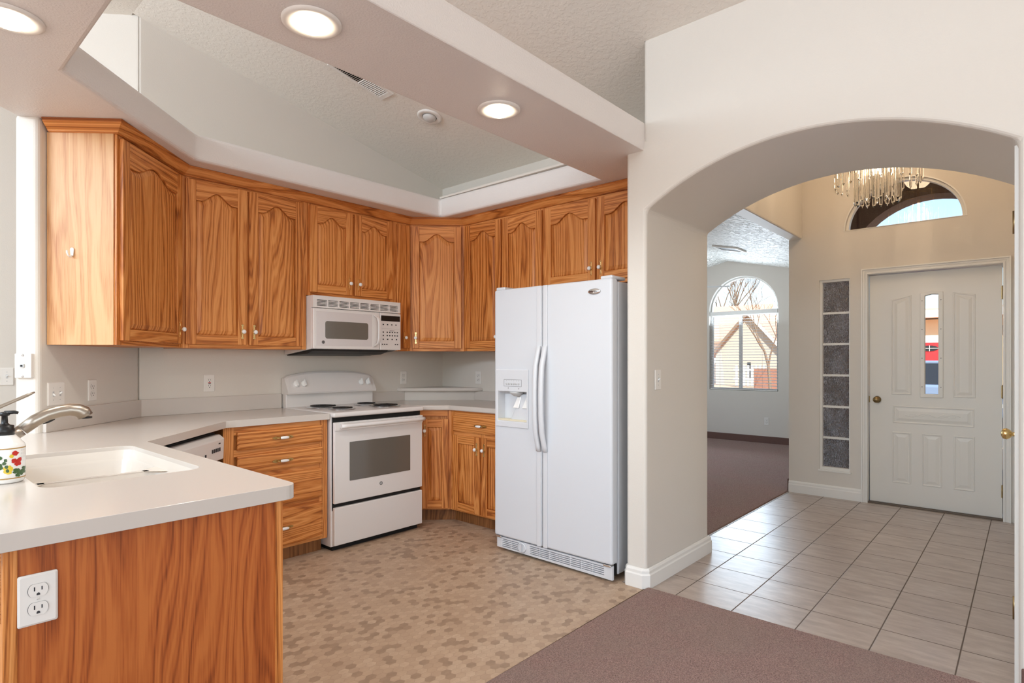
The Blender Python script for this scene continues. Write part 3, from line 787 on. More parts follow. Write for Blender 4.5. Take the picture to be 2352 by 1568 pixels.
# ------------------------------------------------------------------ range
sv = thing('range', 'white freestanding electric coil range between the drawers and the corner', 'range', (2.082, 3.43, 0))
SW = .762
MB().box(.002, SW - .002, .032, .69, .03, .905).build('body', M['white'], sv, bevel=.003)
MB().box(.02, SW - .02, .045, .6, .0, .05).build('plinth', M['dark'], sv)
MB().box(.012, SW - .012, .02, .05, .27, .90).build('body_front_gap', M['dark'], sv)
MB().box(0, SW, -.012, .69, .892, .925).build('cooktop', M['white'], sv, bevel=.012, seg=4)
od = MB().box(.012, SW - .006, 0, .04, .318, .858).build('oven_door', M['white'], sv, bevel=.005, seg=2)
ob = MB(); ob.tube([(.035, -.045, .835), (.065, -.05, .835), (SW / 2, -.052, .835), (SW - .06, -.05, .835), (SW - .025, -.045, .835)], .015, 12); ob.box(.05, .075, -.05, 0, .822, .848); ob.box(SW - .075, SW - .045, -.05, 0, .822, .848)
ob.build('handle', M['white'], od)
MB().box(.012, SW - .006, -.006, .001, .802, .858).build('door_top_trim', M['white'], od, bevel=.003)
MB().prism(rrect(.126, .640, .458, .72, .004), 'y', -.002, .002).build('window', M['ovenglass'], od)
eb = MB(); eb.lathe([(.013, 0), (.013, -.002), (.0105, -.002), (.0105, -.001)], (SW / 2, 0, .402), 'y', 22)
e = eb.build('badge', M['text2'] if 'text2' in M else plain('badge_grey', srgb(120, 116, 114), .4), od)
text('GE', 'badge_lettering', .014, M['ceram'], e, (SW / 2, -.0016, .402))
MB().box(.012, SW - .006, 0, .045, .04, .292).build('storage_drawer', M['white'], sv, bevel=.005)
# burners
for bxx, byy, br in ((.20, .21, .072), (.20, .47, .095), (.565, .205, .095), (.565, .455, .072)):
    bn = MB(); bn.lathe([(br * .3, -.006), (br * .8, -.004), (br + .012, .002), (br + .02, .004), (br + .022, .0015)], (0, 0, 0), 'z', 30)
    bo = bn.build('burner', M['chrome'], sv, loc=(bxx, byy, .925))
    cl = MB(); pts = []
    turns = 4 if br < .08 else 5
    for k in range(turns * 24 + 1):
        a = 2 * PI * k / 24; rad = .018 + (br - .02) * k / (turns * 24)
        pts.append((rad * math.cos(a), rad * math.sin(a), .012))
    cl.tube(pts, .0045, 6)
    cl.build('coil', M['coil'], bo)
# backguard
bg = MB(); bg.box(.004, SW - .004, .64, .70, .92, 1.03)
bgo = bg.build('backguard', M['white'], sv, bevel=.004)
con = MB(); NX = 24; fr0, fr1 = [], []
rings = []
for k in range(NX + 1):
    x = k / NX * SW; tt = 2 * k / NX - 1
    zt2 = 1.15 + .037 * (1 - abs(tt) ** 2.6) - (.012 if abs(tt) > .985 else 0)
    rings.append([(x, .600, 1.022), (x, .596, 1.034), (x, .650, zt2 - .012), (x, .662, zt2), (x, .70, zt2), (x, .70, 1.022)])
con.loft(rings, 0, True)
cono = con.build('control_console', M['white'], sv)
for p_ in cono.data.polygons: p_.use_smooth = False
ang = math.atan2(.054, .115)
def con_frame(x, h):  # point on the slanted console face
    return (x, .596 + .054 * (h - .0) / .115, 1.034 + h)
for kx in (.073, .135, .635, .697):
    kb = MB(); kb.lathe([(.024, 0), (.0235, -.012), (.02, -.015), (.001, -.0155)], (0, 0, 0), 'y', 22); kb.prism([(-.006, -.022), (.006, -.022), (.004, .024), (0, .029), (-.004, .024)], 'y', -.030, -.012)
    o = kb.build('knob', M['ceram'], cono, bevel=.0015, loc=con_frame(kx, .06), rot=(-ang, 0, 0))
cpo = MB().prism(rrect(-.115, .115, -.037, .037, .004), 'y', -.002, .002).build('control_panel', M['whitep'], cono, loc=con_frame(.385, .066), rot=(-ang, 0, 0))
dpz = MB().box(-.034, .018, -.003, 0, .006, .03).build('clock_display', M['black'], cono, loc=con_frame(.385, .066), rot=(-ang, 0, 0))
text('12:58', 'clock_digits', .017, M['digit'], cono, Vector(con_frame(.379, .084)) + Vector((0, -.004, 0)), (R(90) - ang, 0, 0))
km = MB()
for a_, b_, w_ in ((-.095, .012, .012), (-.095, .024, .02), (-.068, .012, .014), (-.095, -.016, .014), (-.068, -.016, .016), (-.02, -.016, .006), (.0, -.016, .006), (.03, -.016, .01), (.062, .022, .012), (.05, .008, .012), (.078, .006, .012)):
    km.box(a_ - w_ / 2, a_ + w_ / 2, -.0026, 0, b_ - .003, b_ + .003)
km.build('control_marks', M['text'], cono, loc=con_frame(.385, .066), rot=(-ang, 0, 0))
lm = MB(); lm.lathe([(.004, 0), (.004, -.002)], (0, 0, 0), 'y', 10)
lm.build('indicator_light', M['text'], cono, loc=con_frame(.20, .062), rot=(-ang, 0, 0))

# ------------------------------------------------------------------ microwave
mw = thing('microwave', 'white over the range microwave under the short cabinet', 'microwave', (2.103, 3.715, 0))
MWW = .752
mwb = MB(); mwb.prism([(.03, 1.352), (.03, 1.727), (.415, 1.727), (.415, 1.312)], 'x', 0, MWW); mwb.build('body', M['white'], mw, bevel=.003)
mwu = MB(); mwu.add([(.012, .045, 1.3485), (MWW - .012, .045, 1.3485), (MWW - .012, .405, 1.3105), (.012, .405, 1.3105)], [(0, 1, 2, 3)])
mwu.prism([(.03, 1.351), (.41, 1.311), (.41, 1.306), (.12, 1.318), (.05, 1.338)], 'x', .02, MWW - .10)
mwu.build('underside', M['darkmetal'], mw)
vg = plate([(0, 1.642), (MWW, 1.642), (MWW, 1.727), (0, 1.727)], [[(.03 + .0885 * k, z), (.03 + .0885 * k + .078, z), (.03 + .0885 * k + .078, z + .0045), (.03 + .0885 * k, z + .0045)] for k in range(8) for z in (1.655, 1.6645, 1.674, 1.6835, 1.693)], 'y', .004, .03, 'vent_grille', M['white'], mw, bevel=.001)
MB().box(.01, MWW - .01, .028, .034, 1.645, 1.72).build('vent_shadow_back', M['dark'], mw)
md = MB().box(.0, .552, 0, .03, 1.352, 1.637).build('door', M['white'], mw, bevel=.006, seg=3)
MB().prism(rrect(.022, .482, 1.375, 1.617, .003), 'y', -.0015, .002).build('door_panel', plain('door_glass_white', srgb(214, 208, 207), .12), md)
MB().prism(rrect(.090, .448, 1.425, 1.550, .018), 'y', -.003, .001).build('window', plain('microwave_glass', srgb(112, 106, 97), .18), md, bevel=.001)
hb = MB(); hb.loft([[(x - .012, y + .004, z), (x - .012, y - .006, z), (x + .012, y - .006, z), (x + .012, y + .004, z)] for x, y, z in ((.500, 0, 1.372), (.520, -.028, 1.40), (.524, -.036, 1.44), (.524, -.036, 1.56), (.518, -.028, 1.595), (.500, 0, 1.615))], 0, True)
hb.build('handle', M['white'], md, bevel=.003)
eb = MB(); eb.lathe([(.012, 0), (.012, -.0015), (.0095, -.0015), (.0095, -.0005)], (.075, -.0015, 1.40), 'y', 20)
e = eb.build('badge', bpy.data.materials['badge_grey'], md)
text('GE', 'badge_lettering', .012, M['text'], e, (.075, -.0022, 1.40))
mc = MB().box(.556, MWW, 0, .03, 1.352, 1.637).build('control_panel', M['white'], mw, bevel=.004)
MB().box(.566, MWW - .01, -.002, .001, 1.575, 1.617).build('display', M['black'], mc)
kp = MB()
for row, (zz, xs) in enumerate(((1.548, (.585, .625, .665, .705)), (1.489, (.585, .622, .646, .670, .694, .718)), (1.463, (.585, .622, .646, .670, .694, .718)), (1.434, (.585, .626, .668, .71)), (1.395, (.578, .598, .618, .70, .72)))):
    for x in xs: kp.box(x - .0055, x + .0055, -.0016, .001, zz - .004, zz + .004)
kp.box(.645, .69, -.0016, .001, 1.5, 1.503); kp.box(.57, MWW - .012, -.001, .001, 1.516, 1.5166)
kp.build('keypad', M['text'], mc)

# ------------------------------------------------------------------ dishwasher (diagonal)
du_ = 3.40
vd = 2.062
dx0, dy0 = ((du_ - .6) * math.sqrt(2) - vd) / 2, ((du_ - .6) * math.sqrt(2) + vd) / 2
dw = thing('dishwasher', 'white built in dishwasher set at an angle under the worktop', 'dishwasher', (dx0, dy0, 0), R(45))
MB().box(.005, .59, .03, .56, .1, .862).build('tub', M['dark'], dw)
MB().box(0, .592, 0, .03, .12, .70).build('door', M['white'], dw, bevel=.004)
MB().loft([[(0, -.018, .715), (.592, -.018, .715), (.592, .03, .70), (0, .03, .70)], [(0, -.022, .83), (.592, -.022, .83), (.592, .03, .83), (0, .03, .83)], [(0, .004, .852), (.592, .004, .852), (.592, .03, .852), (0, .03, .852)]], 0, False).build('control_panel', M['white'], dw, bevel=.004)
mk = MB()
for k in range(5): mk.box(.44 + .022 * k, .452 + .022 * k, -.0232, -.02, .765, .785)
mk.box(.36, .373, -.0232, -.02, .755, .77); mk.box(.52, .54, -.0232, -.02, .805, .811)
mk.build('control_marks', M['text'], dw)

# ------------------------------------------------------------------ wall plates
def outlet(label, loc, rz, gfci=False, w=.07, h=.115):
    t = thing('outlet', label, 'outlet', loc, rz)
    MB().loft([[(x, -.001, z) for x, z in rrect(-w / 2, w / 2, -h / 2, h / 2, .004)], [(x, -.004, z) for x, z in rrect(-w / 2, w / 2, -h / 2, h / 2, .004)], [(x, -.0065, z) for x, z in rrect(-w / 2 + .004, w / 2 - .004, -h / 2 + .004, h / 2 - .004, .003)]], 0, False).build('cover_plate', M['whitep'], t)
    if gfci: MB().box(-.017, .017, -.0085, -.006, -.034, .034).build('receptacle_body', M['whitep'], t, bevel=.001)
    for s in (-1, 1):
        r = MB(); c = .0195 * s
        if not gfci:
            body = [(.0165 * math.cos(a) * 1.04, max(-.0135, min(.0135, .0175 * math.sin(a)))) for a in [2 * PI * k / 32 for k in range(32)]]
            r.prism([(x * 1.04, z + c) for x, z in body], 'y', -.0075, -.006, 1)
            r.prism([(x, z + c) for x, z in body], 'y', -.0085, -.006, 0)
        y0 = -.0090
        r.box(-.0075, -.0052, y0, -.007, c - .001, c + .0075, 1); r.box(.0052, .0072, y0, -.007, c - .0005, c + .007, 1)
        r.prism([(-.003, c - .0105)] + [(.003 * math.cos(R(a)), c - .008 + .003 * math.sin(R(a))) for a in (180, 140, 90, 40, 0)] + [(.003, c - .0105)], 'y', y0, -.007, 1)
        r.build('receptacle', [M['whitep'], M['text']], t)
    if gfci:
        MB().box(-.008, .008, -.0105, -.008, .001, .006).build('reset_button', M['red'], t); MB().box(-.008, .008, -.0105, -.008, -.006, -.001).build('test_button', M['black'], t)
    else:
        s = MB(); s.lathe([(.003, 0), (.0025, -.001)], (0, -.0065, 0), 'y', 12, 0); s.box(-.0022, .0022, -.0078, -.0072, -.0004, .0004, 1); s.build('screw', [M['whitep'], M['text']], t)
    return t
def switch(label, loc, rz, n=1, down=(), w0=.07, h=.115, kind='toggle'):
    t = thing('light_switch', label, 'light switch', loc, rz)
    w = w0 + .046 * (n - 1)
    MB().loft([[(x, -.0005, z) for x, z in rrect(-w / 2, w / 2, -h / 2, h / 2, .004)], [(x, -.004, z) for x, z in rrect(-w / 2, w / 2, -h / 2, h / 2, .004)], [(x, -.0065, z) for x, z in rrect(-w / 2 + .004, w / 2 - .004, -h / 2 + .004, h / 2 - .004, .003)]], 0, False).build('cover_plate', M['whitep'], t)
    for k in range(n):
        x = (k - (n - 1) / 2) * .046; s = -1 if k in down else 1
        MB().box(x - .0055, x + .0055, -.0072, -.006, -.0125, .0125).build('toggle_slot', M['grey'], t)
        tg = MB(); tg.loft([[(x - .0042, -.006, -.005), (x + .0042, -.006, -.005), (x + .0042, -.006, .005), (x - .0042, -.006, .005)], [(x - .0035, -.018, s * .007 - .003), (x + .0035, -.018, s * .007 - .003), (x + .0035, -.018, s * .007 + .003), (x - .0035, -.018, s * .007 + .003)]], 0, False)
        tg.build('toggle', M['ceram'], t)
        for zz in (.03, -.03):
            sc_ = MB(); sc_.lathe([(.0028, 0), (.0022, -.001)], (x, -.0065, zz), 'y', 10); sc_.build('screw', M['grey'], t)
    return t
outlet('white duplex outlet on the oak peninsula end panel', (.255, 1.582, .763), 0, w=.068, h=.108)
def dwall(u): return ((u * math.sqrt(2) - 2.977) / 2, (u * math.sqrt(2) + 2.977) / 2)
ua = (.656 + 3.633) / math.sqrt(2); ub = (.849 + 3.826) / math.sqrt(2)
switch('two gang white toggle switch on the angled wall behind the faucet', (*dwall(ua), 1.104), R(45), 2, (0,))
outlet('white duplex outlet on the angled wall right of the two gang switch', (*dwall(ub), 1.108), R(45))
outlet('white safety outlet with red and black buttons left of the range', (1.577, YW, 1.117), 0, True)
outlet('white duplex outlet on the back wall right of the range', (3.211, YW, 1.12), 0)
outlet('white duplex outlet on the fridge wall above the corner ledge', (XW, 3.66, 1.118), R(-90))
outlet('small white outlet on the living room wall beside the carpet', (9.2, 2.985, .345), R(-90))
switch('single white switch on the inner face of the arch pillar', (3.04, 1.588, 1.16), 0, 1, h=.115)
switch('white three gang switch on the breakfast nook wall at the left edge', (.602, 5.0, 1.165), 0, 3, (1,))
# phone jack plate on the wall end
jk = thing('phone_jack', 'cream wall phone plate on the rounded wall end', 'phone jack', (.537, 3.593, 1.245), R(-45))
MB().box(-.038, .038, -.022, .004, -.058, .058).build('cover_plate', M['whitep'], jk, bevel=.003)
MB().box(-.009, .009, -.03, -.02, -.009, .009).build('jack', M['grey'], jk, bevel=.001)
MB().box(-.005, .005, -.031, -.028, -.004, .004).build('jack_hole', M['dark'], jk)
for zz in (.05, -.05): MB().lathe([(.0055, 0), (.005, -.004), (.001, -.005)], (0, -.022, zz), 'y', 12).build('stud', M['chrome'], jk)

# coat hook on the cabinet side panel : panel plane is u = 2.969, outward is -u
hu = 2.967
hv = 2.80
hk = thing('coat_hook', 'small white coat hook screwed to the daylight-toned cabinet side panel', 'hook', ((hu * math.sqrt(2) - hv) / 2, (hu * math.sqrt(2) + hv) / 2, 1.795), R(-45))
p = MB(); p.prism([(.009 * math.cos(a), .018 + .009 * math.sin(a)) for a in [PI * k / 8 for k in range(9)]] + [(-.006, -.012), (0, -.018), (.006, -.012)], 'y', -.005, 0); p.build('hook_plate', M['ceram'], hk, bevel=.0015)
MB().tube([(0, -.003, -.012), (-.002, -.012, -.019), (-.004, -.024, -.014), (-.005, -.030, -.002), (-.005, -.031, .008)], [.004, .0042, .004, .0042, .004], 10).build('hook_prong', M['ceram'], hk)

# ------------------------------------------------------------------ faucet and soap
fc = thing('faucet', 'brushed nickel pull out faucet with a raised lever behind the sink', 'faucet', (.235, 2.42, ZC))
MB().lathe([(.034, 0), (.034, .006), (.027, .012), (.026, .09), (.028, .125), (.022, .15), (.001, .158)], (0, 0, 0), 'z', 24).build('body', M['nickel'], fc)
MB().tube([(.0, 0, .05), (.05, 0, .082), (.094, 0, .111), (.115, 0, .126)], [.019, .019, .0185, .0185], 16).build('spout', M['nickel'], fc)
MB().tube([(.117, 0, .1275), (.15, 0, .155), (.18, 0, .171), (.21, 0, .180), (.24, 0, .184), (.262, 0, .181), (.278, 0, .172), (.284, 0, .160)], [.0187, .020, .0205, .020, .0205, .022, .0235, .0235], 16).build('spray_head', M['nickel'], fc)
MB().lathe([(.0195, 0), (.0195, -.006), (.001, -.0065)], (.284, 0, .158), 'z', 16).build('spray_face', M['darkmetal'], fc)
MB().tube([(.168, 0, .143), (.185, 0, .150), (.20, 0, .156)], [.003, .0055, .003], 8).build('spray_button', M['black'], fc)
MB().tube([(.0, 0, .145), (.02, 0, .175), (.05, 0, .198), (.09, 0, .218), (.13, 0, .238), (.148, 0, .247)], [.016, .014, .010, .0085, .0085, .004], 12, flat=.6).build('lever', M['nickel'], fc)

sb = thing('soap_dispenser', 'white painted soap bottle with a black pump beside the sink', 'soap dispenser', (.281, 2.205, ZC))
sr = .047
MB().lathe([(.03, 0), (sr - .006, .001), (sr - .002, .005), (sr - .002, .010), (sr, .013), (sr, .102), (sr - .002, .110), (sr - .008, .117), (.036, .122), (.026, .133), (.021, .137)], (0, 0, 0), 'z', 36).build('bottle', M['ceram'], sb)
def patch(mb, a0, z0, pts, r, mi, lift=.0006):
    """small painted motif wrapped on the bottle: polygon in (arc length, height)"""
    cx_ = sum(p[0] for p in pts) / len(pts); cz_ = sum(p[1] for p in pts) / len(pts)
    v = [((r + lift) * math.cos(a0 + q[0] / r), (r + lift) * math.sin(a0 + q[0] / r), z0 + q[1]) for q in [(cx_, cz_)] + pts]
    n = len(pts); mb.add(v, [(0, 1 + k, 1 + (k + 1) % n) for k in range(n)], mi)
rng = random.Random(4)
mt = MB(); A0 = math.atan2(-.62, .30)
def blob(x, z, rx, rz_, mi, lift=.0006, n=12, j=.25):
    patch(mt, A0, 0, [(x + rx * (1 + rng.uniform(-j, j)) * math.cos(2 * PI * k / n), z + rz_ * (1 + rng.uniform(-j, j)) * math.sin(2 * PI * k / n)) for k in range(n)], sr, mi, lift)
for k in range(26): blob(.008 + rng.uniform(-.012, .026), .026 + rng.uniform(-.006, .008) + .004 * (k % 3), .005, .004, 2)
for k in range(7): blob(-.020 + rng.uniform(-.01, .008), .040 + rng.uniform(-.01, .008), .007, .006, 1, .0008)
for k in range(8): blob(.0 + rng.uniform(-.008, .014), .062 + rng.uniform(-.012, .010), .006, .006, 0, .001)
blob(-.004, .086, .009, .007, 0, .001); blob(-.012, .078, .005, .005, 1, .0012)
for k in range(9): blob(-.03 + rng.uniform(-.01, .01), .055 + rng.uniform(-.02, .02), .004, .005, 2, .0009)
mt.build('painted_motif', [M['red'], M['yellow'], M['green']], sb)
st = MB()
for z in (.060, .070, .080, .090):
    for q in range(3): patch(st, A0, 0, [(.012, z + q * .0022), (.036, z + q * .0022), (.036, z + q * .0022 + .0006), (.012, z + q * .0022 + .0006)], sr, 0, .0005)
st.build('painted_staves', M['grey'], sb)
ban = MB()
for z in (.0135, .098): ban.lathe([(sr + .0004, 0), (sr + .0008, .0015), (sr + .0004, .003)], (0, 0, z), 'z', 36, 0, False)
ban.build('rope_band', M['gold'], sb)
pp = MB(); pp.lathe([(.023, .136), (.023, .152), (.0215, .154), (.0215, .163), (.012, .165), (.008, .170), (.007, .190), (.012, .192), (.012, .201), (.001, .203)], (0, 0, 0), 'z', 20)
pp.tube([(0, 0, .199), (.02, -.01, .201), (.028, -.014, .1985)], [.006, .005, .004], 8)
pp.build('pump', M['black'], sb)

# ------------------------------------------------------------------ ceiling fittings
def can_light(label, loc, lit=True):
    t = thing('can_light', label, 'ceiling light', loc, 0)
    MB().lathe([(.100, 0), (.099, -.006), (.090, -.010), (.058, -.006), (.056, .0), (.055, .004)], (0, 0, 0), 'z', 36, 0, False).build('trim_ring', M['whitep'], t)
    MB().lathe([(.052, .001), (.049, -.014), (.038, -.026), (.02, -.033), (.001, -.035)], (0, 0, 0), 'z', 28).build('bulb', M['bulb'], t)
    lamp('can_light_glow', 'SPOT', (loc[0], loc[1], loc[2] - .05), (0, 0, 0), 27, (1, .95, .87), spot_size=R(150), spot_blend=.9, shadow_soft_size=.04)
    return t
can_light('lit recessed light on the beam nearest the camera, above the peninsula', (1.043, 1.853, ZS - .0005))
can_light('lit recessed light on the beam close to the arch wall', (1.985, 1.845, ZS - .0005))
can_light('lit recessed light in the left soffit, cut by the photo edge', (.342, 2.60, ZS - .0005))
sl = math.atan(.2085)
det = thing('eyeball_light', 'unlit round white fixture on the sloped ceiling behind the beam', 'ceiling light', (2.80, 3.30, ceil_z(2.80) - .001), rot=(0, sl, 0))
MB().lathe([(.092, 0), (.09, -.008), (.08, -.012), (.054, -.008), (.052, .0)], (0, 0, 0), 'z', 32, 0, False).build('trim_ring', M['whitep'], det)
MB().lathe([(.05, -.001), (.047, -.016), (.034, -.028), (.015, -.034), (.001, -.035)], (0, 0, 0), 'z', 26).build('lens', M['lens'], det)
MB().lathe([(.054, -.003), (.05, -.003)], (0, 0, 0), 'z', 26, 0, False).build('gap_ring', M['dark'], det)
vt = thing('ceiling_vent', 'white louvred air vent on the sloped ceiling behind the beam', 'vent', (2.27, 3.383, ceil_z(2.27) - .001), rot=(0, sl, 0))
plate([(-.22, -.075), (.22, -.075), (.22, .075), (-.22, .075)], [[(-.185, -.05), (.185, -.05), (.185, .05), (-.185, .05)]], 'z', -.008, .0, 'frame', M['whitep'], vt, bevel=.002)
MB().box(-.186, .186, -.051, .051, -.0015, -.0005).build('duct_opening', M['dark'], vt)
lv = MB()
for k in range(26):
    x = -.18 + k * .0144; s = 1 if x > 0 else -1.5
    lv.add([(x - .003 * s, -.05, -.002), (x - .003 * s, .05, -.002), (x + .0035 * s, .05, -.008), (x + .0035 * s, -.05, -.008)], [(0, 1, 2, 3)])
lv.build('louvres', M['whitep'], vt)

# ------------------------------------------------------------------ entry door, sidelight, transom
fdn = struct(thing('door_1', 'white panelled front door with a narrow glass slot and brass knob', 'door', (0, 0, 0)))
DX = 6.05
LY0, LY1, LZ0, LZ1 = .568, .662, .985, 1.833
lite = [(LY0, LZ0), (LY1, LZ0), (LY1, LZ1 - .01), (LY0, LZ1)]
lite = [(LY0, LZ0), (LY1, LZ0), (LY1, LZ1 - .012), ((LY0 + LY1) / 2, LZ1), (LY0, LZ1 - .004)]
plate([(.155, .012), (1.068, .012), (1.068, 2.03), (.155, 2.03)], [lite], 'x', DX, DX + .044, 'slab', M['door'], fdn, bevel=.003)
def panel(y0, y1, z0, z1a, z1b):
    """raised panel; z1a is the top height on the y1 side, z1b on the y0 side"""
    def lp(o, x): return [(x, y0 + o, z0 + o), (x, y1 - o, z0 + o), (x, y1 - o, z1a - o), (x, y0 + o, z1b - o)]
    m = MB(); m.loft([lp(0, DX + .001), lp(.004, DX - .004), lp(.010, DX - .004), lp(.014, DX + .0005), lp(.020, DX + .0005), lp(.045, DX - .005)], 0, False, False, True)
    m.build('raised_panel', M['door'], fdn, bevel=.0015)
panel(.755, .905, .972, 1.806, 1.838); panel(.322, .470, .962, 1.838, 1.812)
panel(.330, .893, .722, .876, .876)
for a_, b_ in ((.758, .898), (.542, .682), (.327, .467)): panel(a_, b_, .198, .646, .646)
vine = MB(); vine.tube([(DX - .006, .42 + .38 * k / 40, .80 + .016 * math.sin(k / 40 * 4 * PI)) for k in range(41)], .0025, 6)
vine.tube([(DX - .006, .45 + .32 * k / 30, .80 - .012 * math.sin(k / 30 * 6 * PI)) for k in range(31)], .002, 6); vine.build('panel_scroll', M['door'], fdn)
lf = plate([(LY0 - .033, LZ0 - .03), (LY1 + .033, LZ0 - .03), (LY1 + .033, LZ1 + .012), ((LY0 + LY1) / 2, LZ1 + .028), (LY0 - .033, LZ1 + .018)], [lite], 'x', DX - .012, DX + .002, 'lite_frame', M['door'], fdn, bevel=.004)
MB().box(DX + .02, DX + .024, LY0 - .01, LY1 + .01, LZ0 - .01, LZ1 + .005).build('glass', M['pane'], fdn)
for yy in (LY0 - .018, LY1 + .018):
    for zz in (1.045, 1.29, 1.535, 1.78): MB().lathe([(.0035, 0), (.003, -.0015)], (DX - .012, yy, zz), 'x', 8).build('screw', M['text'], lf)
kb = MB(); kb.lathe([(.030, 0), (.030, -.006), (.012, -.012), (.011, -.03), (.024, -.04), (.027, -.052), (.022, -.063), (.001, -.066)], (DX, 1.010, .923), 'x', 22)
kb.build('door_knob', M['antq'], fdn)
MB().box(DX - .001, DX + .045, 1.066, 1.0725, .895, .95).build('strike_plate', M['antq'], fdn)
for zz in (1.811, 1.021, .228):
    h = MB(); h.lathe([(.0075, -.055), (.0075, .055)], (DX - .006, .149, zz), 'z', 10); h.box(DX - .003, DX + .001, .135, .163, zz - .05, zz + .05)
    h.build('hinge', M['antq'], fdn)
# casing
cs = [(0, 0), (0, .0)]
def casing_path(mb, path, prof): return sweep(mb, path, prof)
cz_p = [(0, 0), (.022, .0), (.022, .012), (.012, .022), (.0, .026)]
cm = MB()
def casing_leg(y0, y1, z0, z1):
    s = 1 if y1 > y0 else -1
    for a, b, th in ((0, .014, .024), (.014, .022, .014), (.022, .046, .018), (.046, .052, .009), (.052, .060, .012)):
        cm.box(6.0 - th, 6.0, y0 + s * a, y0 + s * b, z0, z1)
w_ = .060
def cas(off0, off1, th):
    # one moulding step running up, over and down around the door opening
    yl, yr, zt3 = 1.075 + 0, .150, 2.04
    o = lambda d: [(yr - d, 0.0), (yr - d, zt3 + d), (yl + d, zt3 + d), (yl + d, 0.0)]
    a, b = o(off0), o(off1)
    cm.prism(a + b[::-1], 'x', 6.0 - th, 6.001)
for a, b, th in ((0, .013, .016), (.013, .022, .010), (.022, .038, .014), (.038, .050, .022)): cas(a, b, th)
cm.build('casing', M['trim'], fdn, bevel=.0015)
jm = MB(); jm.box(6.0, 6.15, .115, .150, 0, 2.075); jm.box(6.0, 6.15, 1.075, 1.09, 0, 2.075); jm.box(6.0, 6.15, .115, 1.09, 2.037, 2.075); jm.build('jamb', M['trim'], fdn)
MB().box(6.092, 6.10, .14, 1.08, 0, 2.04).build('weather_strip', M['dark'], fdn)
bpy.data.objects.remove(bpy.data.objects['weather_strip'])
MB().box(6.0, 6.12, .150, 1.075, .0, .011).build('threshold', M['threshold'], fdn)
# sidelight
sdl = struct(thing('window_2', 'tall narrow obscured glass sidelight left of the front door', 'window', (0, 0, 0)))
plate([(1.212, .25), (1.472, .25), (1.472, 2.022), (1.212, 2.022)], [[(1.226, .278), (1.446, .278), (1.446, 1.998), (1.226, 1.998)]], 'x', 6.012, 6.07, 'window_frame', M['trim'], sdl, bevel=.004)
MB().box(6.05, 6.056, 1.22, 1.455, .27, 2.0).build('glass', M['rain'], sdl)
for zz in (1.711, 1.422, 1.132, .840, .549): MB().box(6.036, 6.062, 1.224, 1.448, zz - .010, zz + .010).build('muntin', M['trim'], sdl)
MB().box(5.992, 6.012, 1.205, 1.478, .236, .252).build('window_sill', M['trim'], sdl, bevel=.004)
# transom
trn = struct(thing('window_3', 'half round transom window above the front door', 'window', (0, 0, 0)))
plate(arc(.818, 2.455, .437, .40, 0, 180, 32), [arc(.818, 2.464, .412, .368, 0, 180, 32)], 'x', 6.03, 6.09, 'window_frame', M['trim'], trn, bevel=.003)
plate(arc(.818, 2.452, .447, .41, 0, 180, 32) , [arc(.818, 2.4521, .437, .40, 0, 180, 32)], 'x', 5.994, 6.004, 'edge_bead', M['trim'], trn)
MB().prism(arc(.818, 2.462, .414, .37, 0, 180, 32), 'x', 6.055, 6.060).build('glass', M['pane'], trn)
# closet door casing in the right reveal
cd = struct(thing('door_2', 'closet door seen edge on in the right side of the arch with a brass knob', 'door', (0, 0, 0)))
MB().prism([(2.985, 0), (2.985, 2.105), (3.85, 2.105), (3.85, 0), (3.79, 0), (3.79, 2.045), (3.045, 2.045), (3.045, 0)], 'y', .0275, .041).build('casing', M['trim'], cd, bevel=.002)
MB().box(3.048, 3.787, .020, .033, .012, 2.04).build('slab', M['door'], cd)
for zz in (1.818, .29): MB().lathe([(.006, -.045), (.006, .045)], (3.047, .042, zz), 'z', 10).build('hinge', M['antq'], cd)
kb = MB(); kb.lathe([(.030, 0), (.028, .005), (.011, .010), (.010, .026), (.020, .034), (.0275, .046), (.024, .060), (.012, .067), (.001, .068)], (3.70, .033, .915), 'y', 24)
kb.build('door_knob', M['brass'], cd)

# ------------------------------------------------------------------ chandelier
ch = thing('chandelier', 'tiered crystal prism chandelier hanging in the entry hall', 'chandelier', (5.0, .835, 0))
def prism_mesh(L, r):
    m = MB(); m.loft([[(r * math.cos(2 * PI * k / 6), r * math.sin(2 * PI * k / 6), 0) for k in range(6)], [(r * math.cos(2 * PI * k / 6), r * math.sin(2 * PI * k / 6), -L) for k in range(6)], [(.001 * math.cos(2 * PI * k / 6), .001 * math.sin(2 * PI * k / 6), -L - .022) for k in range(6)]], 0, False)
    return m
proto = {}
def hang(rad, n, ztop, L, r, ph=0):
    for k in range(n):
        a = 2 * PI * k / n + ph
        key = (round(L, 3), r)
        if key not in proto:
            o = proto[key] = prism_mesh(L, r).build('crystal_prism', M['crystal'], ch)
        else:
            o = proto[key].copy(); COL.objects.link(o); o.parent = ch
        o.location = (rad * math.cos(a), rad * math.sin(a), ztop); o.rotation_euler = (0, 0, a)
hang(.140, 20, 2.84, .39, .0125)
hang(.270, 26, 2.77, .20, .010)
hang(.205, 22, 2.95, .22, .010)
hang(.075, 8, 2.80, .34, .010, .2)
fm = MB()
for rad, z in ((.140, 2.845), (.270, 2.775), (.205, 2.955), (.075, 2.805)):
    fm.tube([(rad * math.cos(2 * PI * k / 40), rad * math.sin(2 * PI * k / 40), z) for k in range(41)], .005, 6)
